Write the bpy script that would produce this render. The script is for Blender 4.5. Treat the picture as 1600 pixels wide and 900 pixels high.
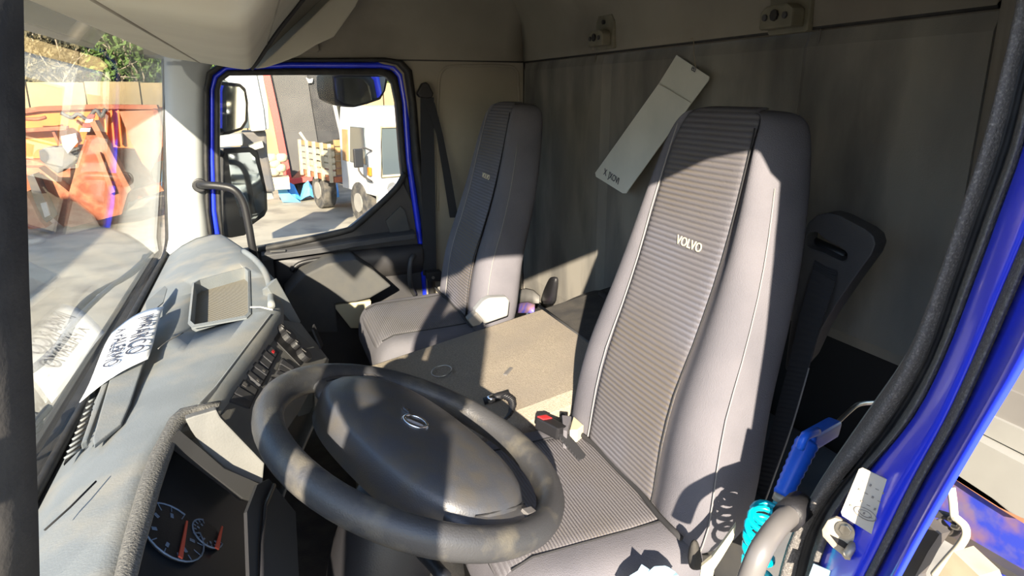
import bpy, bmesh, math, random
from mathutils import Vector, Matrix
random.seed(7)
for o in list(bpy.data.objects): bpy.data.objects.remove(o, do_unlink=True)
SC = bpy.context.scene
COL = SC.collection

# ------------------------------------------------------------------ camera
# world: X = towards the rear of the cab, Y = across the cab (driver -> passenger), Z = up
FPX, CAMZ = 1080.0, 1.30
RM = ((0.94056944, 0.09173514, 0.32697674), (-0.33960142, 0.25407217, 0.90560378), (0.0, 0.96282501, -0.2701259))
cam_d = bpy.data.cameras.new('camera'); cam = bpy.data.objects.new('camera', cam_d); COL.objects.link(cam)
cam_d.sensor_width = 36; cam_d.lens = 36 * FPX / 1600; cam_d.clip_start = 0.02; cam_d.clip_end = 400
cam.matrix_world = Matrix(((RM[0][0], RM[0][1], -RM[0][2], 0), (RM[1][0], RM[1][1], -RM[1][2], 0), (RM[2][0], RM[2][1], -RM[2][2], CAMZ), (0, 0, 0, 1)))
SC.camera = cam

# ------------------------------------------------------------------ sky, sun, exposure
SUN = Vector((-0.38, -1.0, 0.405))            # towards the sun: ahead of the truck and to the driver's side
world = bpy.data.worlds.new('sky'); SC.world = world; world.use_nodes = True
wn = world.node_tree; wn.nodes.clear()
wo = wn.nodes.new('ShaderNodeOutputWorld'); wb = wn.nodes.new('ShaderNodeBackground'); ws = wn.nodes.new('ShaderNodeTexSky')
ws.sky_type = 'NISHITA'; ws.sun_disc = False
ws.sun_elevation = math.asin(SUN.normalized().z) + 0.25; ws.sun_rotation = math.atan2(SUN.x, SUN.y)
ws.air_density = 1.0; ws.dust_density = 0.6; ws.ozone_density = 3.0
wb.inputs['Strength'].default_value = 0.45
wn.links.new(ws.outputs[0], wb.inputs[0]); wn.links.new(wb.outputs[0], wo.inputs[0])
sd = bpy.data.lights.new('sun', 'SUN'); sd.energy = 22.0; sd.angle = math.radians(0.6); sd.color = (1.0, 0.87, 0.70)
so = bpy.data.objects.new('sun', sd); COL.objects.link(so)
so.rotation_euler = SUN.to_track_quat('Z', 'Y').to_euler(); so.location = (-6, -14, 8)
SC.view_settings.view_transform = 'Standard'; SC.view_settings.look = 'None'
SC.view_settings.gamma = 1.0; SC.view_settings.use_curve_mapping = False
SC.view_settings.exposure = 0.0

# ------------------------------------------------------------------ measuring helpers: photograph pixel -> point on a known plane
CAM = Vector((0, 0, CAMZ))
def ray(u, v):
    a, b = (u - 800) / FPX, (450 - v) / FPX
    return Vector([r[0] * a + r[1] * b + r[2] for r in RM])
def px(u, v, X=None, Y=None, Z=None):
    d = ray(u, v)
    t = X / d.x if X is not None else Y / d.y if Y is not None else (Z - CAMZ) / d.z
    return CAM + d * t
def pxp(u, v, p0, n):
    d = ray(u, v); n = Vector(n)
    return CAM + d * ((Vector(p0) - CAM).dot(n) / d.dot(n))

# ------------------------------------------------------------------ materials
MATS = {}
def mat(name, base, rough=0.6, metal=0.0, spec=0.4, c2=None, nscale=6.0, nlo=0.4, nhi=0.65, bump=0.0, bscale=200.0,
        c3=None, n3=2.0, wave=None, wstr=0.3, wcol=None, coat=0.0, detail=6.0, stretch=None):
    m = bpy.data.materials.new(name); m.use_nodes = True
    nt = m.node_tree; N = nt.nodes; L = nt.links
    b = N['Principled BSDF']
    b.inputs['Base Color'].default_value = (*base, 1); b.inputs['Roughness'].default_value = rough
    b.inputs['Metallic'].default_value = metal; b.inputs['Specular IOR Level'].default_value = spec
    b.inputs['Coat Weight'].default_value = coat; b.inputs['Coat Roughness'].default_value = 0.08
    tc = N.new('ShaderNodeTexCoord'); co = tc.outputs['Object']
    if stretch:
        mp = N.new('ShaderNodeMapping'); mp.inputs['Scale'].default_value = stretch
        L.new(co, mp.inputs['Vector']); cs = mp.outputs[0]
    else: cs = co
    col = None
    def mix(a, bcol, fac):
        mx = N.new('ShaderNodeMix'); mx.data_type = 'RGBA'
        L.new(fac, mx.inputs['Factor'])
        if isinstance(a, tuple): mx.inputs[6].default_value = (*a, 1)
        else: L.new(a, mx.inputs[6])
        mx.inputs[7].default_value = (*bcol, 1)
        return mx.outputs[2]
    def noise(scale, lo, hi, off=0.0):
        n = N.new('ShaderNodeTexNoise'); n.inputs['Scale'].default_value = scale; n.inputs['Detail'].default_value = detail
        n.noise_dimensions = '4D'; n.inputs['W'].default_value = off
        L.new(cs, n.inputs['Vector'])
        r = N.new('ShaderNodeMapRange'); r.inputs['From Min'].default_value = lo; r.inputs['From Max'].default_value = hi
        L.new(n.outputs['Fac'], r.inputs['Value']); return r.outputs[0]
    col = base
    if c2: col = mix(col, c2, noise(nscale, nlo, nhi))
    if c3: col = mix(col, c3, noise(n3, 0.47, 0.66, 3.1))
    h = None
    if wave:
        w = N.new('ShaderNodeTexWave'); w.bands_direction = wave[0]; w.inputs['Scale'].default_value = wave[1]
        w.inputs['Distortion'].default_value = wave[2] if len(wave) > 2 else 0.0; w.inputs['Detail Scale'].default_value = 3
        L.new(co, w.inputs['Vector'])
        if wcol: col = mix(col, wcol, w.outputs['Fac'])
        bw = N.new('ShaderNodeBump'); bw.inputs['Strength'].default_value = wstr; bw.inputs['Distance'].default_value = 0.002
        L.new(w.outputs['Fac'], bw.inputs['Height']); h = bw.outputs[0]
    if not isinstance(col, tuple): L.new(col, b.inputs['Base Color'])
    if bump:
        n = N.new('ShaderNodeTexNoise'); n.inputs['Scale'].default_value = bscale; n.inputs['Detail'].default_value = 3
        L.new(co, n.inputs['Vector'])
        bp = N.new('ShaderNodeBump'); bp.inputs['Strength'].default_value = bump; bp.inputs['Distance'].default_value = 0.002
        L.new(n.outputs['Fac'], bp.inputs['Height'])
        if h: L.new(h, bp.inputs['Normal'])
        h = bp.outputs[0]
    if h: L.new(h, b.inputs['Normal'])
    MATS[name] = m
    return m
def glass_mat(name, tint, rough=0.0, ior=1.2, haze=0.0):
    m = bpy.data.materials.new(name); m.use_nodes = True; nt = m.node_tree; N = nt.nodes; L = nt.links; N.clear()
    out = N.new('ShaderNodeOutputMaterial'); mx = N.new('ShaderNodeMixShader'); tr = N.new('ShaderNodeBsdfTransparent'); gl = N.new('ShaderNodeBsdfGlossy')
    fr = N.new('ShaderNodeFresnel'); ge = N.new('ShaderNodeNewGeometry'); mr = N.new('ShaderNodeMapRange')
    mr.inputs['To Min'].default_value = ior; mr.inputs['To Max'].default_value = 1 / ior       # same reflectance from both sides of a thin pane
    L.new(ge.outputs['Backfacing'], mr.inputs['Value']); L.new(mr.outputs[0], fr.inputs['IOR'])
    tr.inputs['Color'].default_value = (*tint, 1); gl.inputs['Roughness'].default_value = rough
    L.new(fr.outputs[0], mx.inputs[0])
    src = tr.outputs[0]
    if haze:
        m2 = N.new('ShaderNodeMixShader'); df = N.new('ShaderNodeBsdfDiffuse'); df.inputs['Color'].default_value = (.6, .58, .52, 1)
        m2.inputs[0].default_value = haze; L.new(src, m2.inputs[1]); L.new(df.outputs[0], m2.inputs[2]); src = m2.outputs[0]
    L.new(src, mx.inputs[1]); L.new(gl.outputs[0], mx.inputs[2]); L.new(mx.outputs[0], out.inputs['Surface'])
    MATS[name] = m
mat('rearwall', (.265, .25, .215), .95, c2=(.195, .187, .168), nscale=3.2, nlo=.42, nhi=.62, c3=(.10, .098, .09), n3=2.6, bump=.25, bscale=420, stretch=(1, 2.0, .7))
mat('headliner', (.30, .275, .225), .95, c2=(.24, .22, .18), nscale=3.0, bump=.2, bscale=420, c3=(.19, .17, .14), n3=2.4)
mat('visor', (.52, .49, .40), .8, c2=(.47, .44, .36), nscale=5, bump=.06, bscale=300)
mat('pillar', (.33, .345, .35), .75, c2=(.29, .305, .31), nscale=7, bump=.06, bscale=300)
mat('rubber', (.018, .018, .019), .65, bump=.25, bscale=260, c2=(.035, .033, .031), nscale=30)
mat('seal', (.10, .095, .092), .8, bump=.8, bscale=420, c2=(.24, .225, .21), nscale=420, nlo=.5, nhi=.75)
mat('blue', (.016, .038, .78), .25, spec=.6, coat=.4, c2=(.024, .05, .82), nscale=9)
mat('bluedirty', (.03, .05, .40), .45, c2=(.16, .13, .22), nscale=14, nlo=.5, nhi=.72, c3=(.28, .15, .08), n3=9)
mat('door', (.034, .033, .037), .5, c2=(.046, .043, .043), nscale=10, bump=.15, bscale=380)
mat('blackplastic', (.014, .014, .016), .45, bump=.15, bscale=420)
mat('darkplastic', (.045, .046, .052), .52, c2=(.06, .059, .06), nscale=14, bump=.2, bscale=420)
mat('wheelskin', (.040, .041, .044), .42, spec=.5, c2=(.095, .088, .072), nscale=26, nlo=.5, nhi=.72, bump=.25, bscale=420)
mat('hubskin', (.054, .058, .068), .40, spec=.6, c2=(.070, .066, .060), nscale=30, bump=.2, bscale=520)
mat('dash', (.185, .203, .215), .72, c2=(.158, .174, .185), nscale=9, bump=.22, bscale=360, c3=(.235, .232, .215), n3=12)
mat('dashlow', (.13, .128, .122), .65, c2=(.105, .104, .10), nscale=12, bump=.2, bscale=360)
mat('dashlip', (.105, .102, .096), .85, bump=.9, bscale=330, c2=(.17, .163, .15), nscale=330, nlo=.5, nhi=.7)
mat('speaker', (.21, .195, .16), .9, wave=('DIAGONAL', 90), wstr=.4, wcol=(.165, .153, .125), bump=.2)
mat('fabric', (.126, .122, .136), .95, spec=.15, c2=(.104, .102, .116), nscale=9, bump=.5, bscale=650)
mat('ribs', (.142, .143, .168), .95, spec=.15, wave=('Z', 36, .5), wstr=.6, wcol=(.108, .103, .114), bump=.4, bscale=600, c2=(.125, .108, .088), nscale=4)
mat('ribsflat', (.142, .143, .168), .95, spec=.15, wave=('X', 60, .5), wstr=.6, wcol=(.108, .103, .114), bump=.4, bscale=600, c2=(.135, .122, .108), nscale=5)
mat('thread', (.22, .21, .20), .9)
mat('threaddark', (.02, .02, .022), .9)
mat('gold', (.62, .56, .40), .7)
mat('carpet', (.28, .245, .195), 1.0, spec=.05, c2=(.19, .165, .13), nscale=260, nlo=.35, nhi=.7, bump=1.0, bscale=420, c3=(.21, .185, .155), n3=5)
mat('mat', (.028, .027, .027), .9, bump=.5, bscale=200, c2=(.05, .046, .04), nscale=20)
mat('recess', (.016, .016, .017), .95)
mat('greyshelf', (.05, .052, .056), .8, c2=(.07, .068, .064), nscale=12)
mat('webbing', (.022, .023, .027), .8, wave=('X', 160), wstr=.4)
mat('paper', (.82, .84, .86), .8)
mat('ink', (.05, .055, .08), .8)
mat('card', (.74, .74, .66), .9, c2=(.66, .67, .60), nscale=9)
mat('bracket', (.20, .185, .135), .6, c2=(.15, .14, .10), nscale=25)
mat('metal', (.55, .53, .48), .35, metal=1.0, c2=(.40, .36, .30), nscale=40)
mat('chrome', (.75, .75, .78), .18, metal=1.0)
mat('redplastic', (.55, .03, .035), .4)
mat('redneedle', (.62, .10, .06), .5)
mat('dialmark', (.16, .22, .32), .5)
mat('dial', (.012, .015, .020), .35)
mat('cyan', (.0, .42, .55), .3, spec=.6)
mat('bluegun', (.015, .13, .75), .35, spec=.5)
mat('greytube', (.115, .11, .107), .32, spec=.6)
mat('whiteplastic', (.72, .71, .68), .5)
mat('sticker', (.50, .46, .38), .7, c2=(.44, .41, .34), nscale=40)
mat('stickerink', (.20, .18, .16), .8)
mat('iceblue', (.22, .36, .46), .5)
mat('hinge', (.50, .45, .36), .45, metal=.3, c2=(.36, .30, .22), nscale=30)
mat('clips', (.22, .21, .19), .5, metal=.3, c2=(.42, .40, .36), nscale=60, nlo=.5, nhi=.55)
mat('cream', (.45, .41, .29), .8)
mat('ground', (.33, .30, .235), .95, c2=(.27, .245, .19), nscale=.9, c3=(.20, .18, .145), n3=2.2, bump=.3, bscale=14)
mat('yellowwall', (.34, .255, .13), .95, c2=(.27, .205, .11), nscale=1.2, c3=(.20, .155, .09), n3=.8)
mat('joint', (.20, .155, .09), .95)
mat('leafgreen', (.10, .17, .035), .8, c2=(.055, .09, .025), nscale=2.5)
mat('leafdry', (.105, .088, .045), .9, c2=(.055, .05, .026), nscale=2.5)
mat('bark', (.26, .22, .16), .9)
mat('orange', (.62, .15, .006), .5, c2=(.52, .12, .008), nscale=4)
mat('rustred', (.27, .07, .026), .7, c2=(.21, .055, .024), nscale=3, c3=(.36, .15, .07), n3=5)
mat('pinkrust', (.36, .16, .085), .75, c2=(.30, .115, .055), nscale=3)
mat('darksteel', (.05, .05, .055), .6, c2=(.09, .075, .06), nscale=6)
mat('tarp', (.055, .053, .051), .8, c2=(.07, .067, .064), nscale=2)
mat('tarpblack', (.018, .018, .02), .8, c2=(.035, .034, .034), nscale=4)
mat('signalred', (.55, .055, .045), .5)
mat('whitepaint', (.36, .365, .36), .4, c2=(.31, .31, .295), nscale=3)
mat('timber', (.33, .19, .08), .85, c2=(.25, .14, .06), nscale=7)
mat('paletimber', (.38, .33, .23), .85, c2=(.30, .25, .165), nscale=9)
mat('tarpblue', (.06, .28, .62), .6, c2=(.10, .36, .66), nscale=3)
mat('tyre', (.03, .03, .031), .9, c2=(.10, .09, .075), nscale=8)
mat('panelgrey', (.29, .285, .255), .7, c2=(.25, .245, .22), nscale=5)
mat('panelbrown', (.21, .20, .18), .8, c2=(.17, .16, .145), nscale=4)
mat('lightgrey', (.21, .215, .215), .55)
mat('rope', (.50, .46, .36), .9)
mat('mirrorglass', (.62, .68, .75), .04, metal=1.0)
mat('truckglass', (.05, .065, .075), .06, spec=.8)
glass_mat('glass', (.96, .97, .95), haze=.004)
glass_mat('smoked', (.45, .46, .47), rough=.25, haze=.35)
glass_mat('clearlens', (.90, .92, .93))

# ------------------------------------------------------------------ mesh helpers
WL = {}
def place(o, parent):
    COL.objects.link(o)
    if parent is not None:
        o.parent = parent; o.location = -WL.get(parent.name, Vector((0, 0, 0)))
    WL[o.name] = Vector((0, 0, 0))
    return o
def obj(name, verts, faces, m, parent=None, smooth=False, bevel=0.0, seg=2, sub=0, solid=0.0):
    me = bpy.data.meshes.new(name); me.from_pydata([tuple(v) for v in verts], [], faces); me.update()
    bm = bmesh.new(); bm.from_mesh(me)
    bmesh.ops.recalc_face_normals(bm, faces=bm.faces)
    if bevel: bmesh.ops.bevel(bm, geom=list(bm.edges), offset=bevel, segments=seg, profile=.6, affect='EDGES', clamp_overlap=True)
    bm.to_mesh(me); bm.free()
    me.materials.append(MATS[m])
    if smooth: me.polygons.foreach_set('use_smooth', [True] * len(me.polygons))
    o = bpy.data.objects.new(name, me); place(o, parent)
    if solid:
        md = o.modifiers.new('thickness', 'SOLIDIFY'); md.thickness = solid; md.offset = 0
    if sub:
        md = o.modifiers.new('subdiv', 'SUBSURF'); md.levels = sub; md.render_levels = sub
    return o
def tag(o, label=None, cat=None, group=None, kind=None):
    if label: o['label'] = label
    if cat: o['category'] = cat
    if group: o['group'] = group
    if kind: o['kind'] = kind
    return o
def struct(o, label=None, cat=None):
    o['kind'] = 'structure'
    if label: o['label'] = label
    if cat: o['category'] = cat
    return o
def thing(name, loc, label, cat, group=None):
    o = bpy.data.objects.new(name, None); COL.objects.link(o); o.empty_display_size = .05
    o.location = loc; WL[o.name] = Vector(loc)
    return tag(o, label, cat, group)
class MB:
    def __init__(s): s.v = []; s.f = []
    def add(s, verts, faces):
        n = len(s.v); s.v += [Vector(v) for v in verts]; s.f += [tuple(i + n for i in f) for f in faces]; return s
    def prism(s, poly, vec):
        n = len(poly); vec = Vector(vec); a = [Vector(p) for p in poly]
        return s.add(a + [p + vec for p in a], [tuple(range(n))[::-1], tuple(range(n, 2 * n))] + [(i, (i + 1) % n, n + (i + 1) % n, n + i) for i in range(n)])
    def box(s, c, size, ax=None):
        c = Vector(c); ax = ax or (Vector((1, 0, 0)), Vector((0, 1, 0)), Vector((0, 0, 1)))
        h = [Vector(a) * (d / 2) for a, d in zip(ax, size)]
        p = [c + h[0] * i + h[1] * j + h[2] * k for i in (-1, 1) for j in (-1, 1) for k in (-1, 1)]
        return s.add(p, [(0, 1, 3, 2), (4, 6, 7, 5), (0, 4, 5, 1), (2, 3, 7, 6), (0, 2, 6, 4), (1, 5, 7, 3)])
    def tube(s, path, r, n=10, closed=False, flat=None):
        path = [Vector(p) for p in path]; rings = []; k = len(path); up = None
        for i, p in enumerate(path):
            if closed: t = path[(i + 1) % k] - path[i - 1]
            else: t = path[min(i + 1, k - 1)] - path[max(i - 1, 0)]
            t = t.normalized() if t.length > 1e-9 else Vector((0, 0, 1))
            if up is None:
                up = Vector((0, 0, 1)) if abs(t.z) < .9 else Vector((1, 0, 0))
            a = up - t * up.dot(t)
            a = a.normalized(); b = t.cross(a); up = a
            rr = r[i] if isinstance(r, (list, tuple)) else r
            rings.append([p + a * (rr * math.cos(q)) + b * (rr * math.sin(q)) for q in [2 * math.pi * j / n for j in range(n)]])
        return s.loft(rings, closed=closed)
    def loft(s, rings, closed=False, caps=True):
        n = len(rings[0]); k = len(rings); v = [p for r in rings for p in r]; f = []
        for i in range(k if closed else k - 1):
            a = i * n; b = ((i + 1) % k) * n
            for j in range(n): f.append((a + j, a + (j + 1) % n, b + (j + 1) % n, b + j))
        if caps and not closed: f += [tuple(range(n))[::-1], tuple(range((k - 1) * n, k * n))]
        return s.add(v, f)
    def sheet(s, rows):
        n = len(rows[0]); v = [p for r in rows for p in r]; f = []
        for i in range(len(rows) - 1):
            for j in range(n - 1): f.append((i * n + j, i * n + j + 1, (i + 1) * n + j + 1, (i + 1) * n + j))
        return s.add(v, f)
    def build(s, name, m, parent=None, **k): return obj(name, s.v, s.f, m, parent, **k)
def box(name, c, size, m, parent=None, ax=None, **k): return MB().box(c, size, ax).build(name, m, parent, **k)
def prism(name, poly, vec, m, parent=None, **k): return MB().prism(poly, vec).build(name, m, parent, **k)
def tube(name, path, r, m, parent=None, n=10, closed=False, **k): return MB().tube(path, r, n, closed).build(name, m, parent, smooth=True, **k)
def spline(pts, n=8):
    P = [Vector(p) for p in pts]; out = []
    for i in range(len(P) - 1):
        a, b, c, d = P[max(i - 1, 0)], P[i], P[i + 1], P[min(i + 2, len(P) - 1)]
        for k in range(n):
            t = k / n
            out.append(.5 * ((2 * b) + (c - a) * t + (2 * a - 5 * b + 4 * c - d) * t * t + (3 * b - a - 3 * c + d) * t ** 3))
    out.append(P[-1]); return out
def disc(c, n, r, k=24):
    n = Vector(n).normalized(); a = n.orthogonal().normalized(); b = n.cross(a)
    return [Vector(c) + a * (r * math.cos(2 * math.pi * i / k)) + b * (r * math.sin(2 * math.pi * i / k)) for i in range(k)]
def text(name, s, size, org, ex, ey, m, parent=None, extrude=.0004, shear=0.0):
    cu = bpy.data.curves.new(name, 'FONT'); cu.body = s; cu.size = size; cu.extrude = extrude; cu.resolution_u = 3; cu.shear = shear
    cu.align_x = 'CENTER'; cu.align_y = 'CENTER'
    t = bpy.data.objects.new(name, cu); COL.objects.link(t)
    dg = bpy.context.evaluated_depsgraph_get(); me = bpy.data.meshes.new_from_object(t.evaluated_get(dg))
    bpy.data.objects.remove(t, do_unlink=True); bpy.data.curves.remove(cu)
    ex = Vector(ex).normalized(); ey = Vector(ey); ey = (ey - ex * ey.dot(ex)).normalized(); ez = ex.cross(ey); org = Vector(org)
    for v in me.vertices: v.co = org + ex * v.co.x + ey * v.co.y + ez * v.co.z
    me.name = name; me.materials.clear(); me.materials.append(MATS[m])
    return place(bpy.data.objects.new(name, me), parent)
def copy_tree(o, parent=None):
    c = o.copy(); COL.objects.link(c); c.parent = parent
    for ch in list(o.children): copy_tree(ch, c)
    return c

# ================================================================== THE CAB SHELL
XR, YP, ZS, ZC = .938, 2.46, 1.413, 1.64          # rear wall, passenger wall, lining seam, ceiling
# rear wall lining with pressed panel edges
def rear_wall():
    ys = [.70, .80, 1.02, 1.04, 1.06, 1.30, 1.60, 1.80, 1.835, 1.85, 1.90, 2.2, 2.40, YP]
    zs = [.88, .90, 1.0, 1.15, 1.3, 1.38, 1.405, ZS + .002]
    def dx(y, z):
        d = 0.0
        if 1.045 < y < 1.83: d += .012                       # recessed middle field
        if z < .89 or z > 1.40: d += .008
        return d
    rows = [[Vector((XR + dx(y, z), y, z if (y < 1.29 or z > .95) else .55 + (z - .88) * 4)) for y in ys] for z in zs]
    return MB().sheet(rows).build('wall_back', 'rearwall', solid=.012)
wb_ = struct(rear_wall(), 'stained grey felt lining of the cab rear wall', 'wall')
# lower dark recess behind the seats
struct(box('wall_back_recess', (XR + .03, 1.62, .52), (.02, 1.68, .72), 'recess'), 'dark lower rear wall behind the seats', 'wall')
# band above the seam, leaning into the ceiling
rows = []
for z, x in ((ZS - .002, XR + .006), (ZS + .004, XR - .004), (ZS + .02, XR - .006), (1.47, XR - .008), (1.54, XR - .02), (1.60, XR - .06), (ZC, XR - .14)):
    rows.append([Vector((x, y, z)) for y in (.70, 1.0, 1.4, 1.8, 2.2, 2.40, YP)])
struct(MB().sheet(rows).build('trim_1', 'headliner', smooth=True, solid=.012), 'beige felt band along the top of the cab rear wall', 'trim')
tube('seam', [(XR - .003, y, ZS) for y in (.70, 1.2, 1.8, YP)], .005, 'rubber', wb_)
tube('corner_seam', [(XR - .006, YP - .006, z) for z in (.5, .9, 1.2, ZS)], .003, 'rubber', wb_)
# passenger side wall behind the door, with a pressed rounded field
wr = struct(MB().prism([(.53, YP, .25), (.95, YP, .25), (.95, YP, ZS - .003), (.40, YP, ZS - .003), (.485, YP, 1.36), (.51, YP, 1.2), (.525, YP, 1.0), (.555, YP, .8)], (0, .03, 0)).build('wall_right', 'headliner', bevel=.002),
            'beige felt side wall behind the far seat', 'wall')
fld = spline([px(u, v, Y=YP) for u, v in ((684, 330), (684, 200), (686, 130), (694, 108), (714, 103), (790, 103), (806, 110), (810, 130), (812, 250), (813, 340))], 4)
tube('panel_edge', [p + Vector((0, .001, 0)) for p in fld], .0055, 'headliner', wr)
rows = []
for z, y in ((ZS - .004, YP + .008), (ZS + .004, YP), (1.45, YP - .004), (1.53, YP - .02), (1.60, YP - .07), (ZC, YP - .16)):
    rows.append([Vector((x, y, z)) for x in (-.30, 0, .3, .6, XR - .08, XR)])
struct(MB().sheet(rows).build('trim_2', 'headliner', smooth=True, solid=.012), 'beige felt band above the far door', 'trim')
tube('seam', [(x, YP - .002, ZS) for x in (.36, .6, .8, XR)], .003, 'rubber', wr)
struct(box('ceiling', (.32, 1.46, ZC + .03), (1.36, 2.2, .03), 'headliner'), 'beige felt cab ceiling', 'ceiling')
struct(box('floor', (.30, 1.52, .14), (1.28, 1.90, .04), 'mat'), 'black rubber cab floor', 'floor')
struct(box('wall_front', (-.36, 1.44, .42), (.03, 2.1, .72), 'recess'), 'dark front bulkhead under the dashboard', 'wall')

# ---- driver's side: header over the open door, front pillar, rear door jamb
hd = struct(MB().prism([(-.32, .34, 1.440), (-.32, .34, 1.68), (.72, .34, 1.68), (.72, .34, 1.440)], (0, .16, 0)).build('trim_3', 'headliner', bevel=.012), 'header above the open near door', 'trim')
ap = struct(MB().loft([[px(u1, v, Y=.40), px(u1, v, Y=.40) + Vector((-.02, -.05, 0)), px(u1 - 85, v, Y=.40) + Vector((0, -.02, 0)), px(u1 - 85, v, Y=.44), px(u1 - 40, v, Y=.445)]
                       for u1, v in ((36, -60), (38, 60), (41, 250), (46, 450), (55, 650), (60, 800), (64, 980))]).build('trim_4', 'rubber', smooth=True), 'black rubber sealed near door pillar', 'trim')
rail = {
 'a': [(1626, -200), (1600, -60), (1585, 20), (1568, 100), (1535, 225), (1497, 340), (1460, 450), (1413, 560), (1345, 660), (1270, 770), (1233, 845), (1210, 930)],
 'b': [(1658, -200), (1630, -60), (1615, 20), (1594, 100), (1562, 225), (1522, 340), (1484, 450), (1440, 570), (1372, 680), (1292, 780), (1256, 845), (1236, 930)],
 'c': [(1684, -200), (1655, -60), (1640, 20), (1622, 100), (1594, 225), (1553, 340), (1513, 450), (1470, 560), (1420, 655), (1345, 745), (1300, 815), (1262, 930)],
 'd': [(1778, -200), (1740, -60), (1718, 20), (1696, 100), (1655, 225), (1612, 340), (1566, 450), (1518, 565), (1474, 660), (1425, 750), (1378, 845), (1335, 930)],
 'e': [(1800, -200), (1762, -60), (1740, 20), (1718, 100), (1676, 225), (1634, 340), (1588, 450), (1538, 565), (1494, 660), (1442, 750), (1394, 845), (1350, 930)],
 'f': [(1972, -200), (1900, -60), (1860, 20), (1815, 100), (1760, 225), (1705, 340), (1650, 470), (1600, 568), (1535, 675), (1485, 760), (1436, 845), (1390, 930)]}
XJ = {'a': .575, 'b': .56, 'c': .545, 'd': .525, 'e': .52, 'f': .49}
RL = {k: spline([px(u, v, X=XJ[k]) for u, v in p], 3) for k, p in rail.items()}
jamb = thing('door_frame', (.53, .40, .2), 'blue painted door jamb at the open near door', 'door frame'); jamb['kind'] = 'structure'
def roll(A, B, out, k=7):
    rings = []
    for a, b in zip(A, B):
        rings.append([a.lerp(b, i / (k - 1)) + Vector(out) * math.sin(math.pi * i / (k - 1)) for i in range(k)] + [b + Vector((.03, .0, 0)), a + Vector((.03, .0, 0))])
    return MB().loft(rings)
mid = [a.lerp(b, .55) for a, b in zip(RL['b'], RL['c'])]
roll(RL['a'], RL['b'], (-.022, -.010, 0)).build('inner_seal', 'seal', jamb, smooth=True)
roll(RL['b'], mid, (.010, .004, 0)).build('seal_groove', 'rubber', jamb, smooth=True)
roll(mid, RL['c'], (-.008, -.006, 0)).build('seal_lip', 'dashlip', jamb, smooth=True)
rows = []
for c, d in zip(RL['c'], RL['d']):
    rows.append([c + Vector((.006, 0, 0)), c.lerp(d, .2) + Vector((.004, .002, 0)), c.lerp(d, .5), c.lerp(d, .8), d])
MB().sheet(rows).build('jamb_panel', 'blue', jamb, smooth=True, solid=.004)
roll(RL['d'], RL['e'], (-.009, -.007, 0)).build('outer_seal', 'seal', jamb, smooth=True)
rows = []
for e, f in zip(RL['e'], RL['f']):
    rows.append([e + Vector((.004, 0, 0)), e.lerp(f, .3) + Vector((.008, .004, 0)), e.lerp(f, .62) + Vector((.004, 0, 0)), e.lerp(f, .9) + Vector((-.003, -.001, 0)), f, f + Vector((.02, .016, 0)), Vector((.72, .72 * f.y / f.x + .03, f.z)), Vector((.955, .955 * f.y / f.x + .04, f.z))])
MB().sheet(rows).build('outer_skin', 'blue', jamb, smooth=True, solid=.004)
MB().prism([(.515, .31, 1.375), (.50, .31, 1.41), (.47, .31, 1.44), (.42, .31, 1.46), (.42, .31, 1.55), (.75, .31, 1.55), (.75, .31, 1.375)], (.0, .05, 0)).build('frame_corner', 'blue', jamb)
struct(MB().prism([(.60, .30, 1.44), (.98, .50, 1.44), (.98, .72, 1.44), (.60, .50, 1.44)], (0, 0, .26)).build('trim_6', 'headliner'), 'lining above the near rear corner', 'trim')
# grey trim between the inner seal and the rear wall
rows = [[a + Vector((.02, .01, 0)), a + Vector((.12, .05, 0)), Vector((XR + .005, .702, a.z))] for a in RL['a']]
MB().sheet(rows).build('inner_trim', 'rearwall', jamb, solid=.006)

# ---- stickers and striker on the jamb
def jpt(u, v, off=.0): 
    n = Vector((-1, -.55, .05)).normalized(); p = px(u, v, X=.536)
    return p + n * off
JN = Vector((-1, -.55, .05)).normalized()
def card_px(name, pts, m, p0, n, th, parent=None, **k):
    return prism(name, [pxp(u, v, p0, n) for u, v in pts], Vector(n).normalized() * -th, m, parent, **k)
J0 = px(1360, 780, X=.532)
J0 = J0 + JN * .009
sk = thing('tyre_pressure_sticker', J0, 'cream printed data sticker on the blue jamb above the metal striker', 'sticker')
card_px('label', [(1347, 731), (1402, 757), (1406, 763), (1370, 834), (1364, 836), (1316, 806), (1314, 800), (1342, 733)], 'sticker', J0, JN, .0012, sk)
JT = J0 + JN * .0012
m_ = MB()
for i in range(5):
    for j in range(4):
        u = 1350 + i * 10.2 - j * 6.8; v = 752 + i * 6.2 + j * 12.5
        m_.prism([pxp(u + a, v + b, JT, JN) for a, b in ((-2.4, 1.0), (-.8, -1.7), (2.2, -.4), (.6, 2.4))] if (i + j) % 2 else [pxp(u + a, v + b, JT, JN) for a, b in ((-3, -.4), (-2.6, -1), (3, 1.6), (2.6, 2.2))], JN * -.0003)
m_.build('printed_table', 'stickerink', sk)
m_ = MB()
for s in (1.0, .55):
    ring = [pxp(1352 + s * (17 * math.cos(q) - 2.5 * math.sin(q)), 803 + s * (8.5 * math.cos(q) + 7.5 * math.sin(q)), JT, JN) for q in [2 * math.pi * i / 28 for i in range(28)]]
    m_.tube(ring, .00035, 4, closed=True)
m_.build('printed_cab_outline', 'stickerink', sk)
text('printed_code', 'F0183', .0075, pxp(1383, 797, JT + JN * .0003, JN), pxp(1386, 789, JT, JN) - pxp(1380, 805, JT, JN), pxp(1376, 794, JT, JN) - pxp(1390, 800, JT, JN), 'ink', sk)
st = thing('striker_plate', px(1318, 842, X=.53), 'cream metal door striker bolted to the blue jamb', 'striker')
S0 = px(1318, 842, X=.53) + JN * .004
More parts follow.
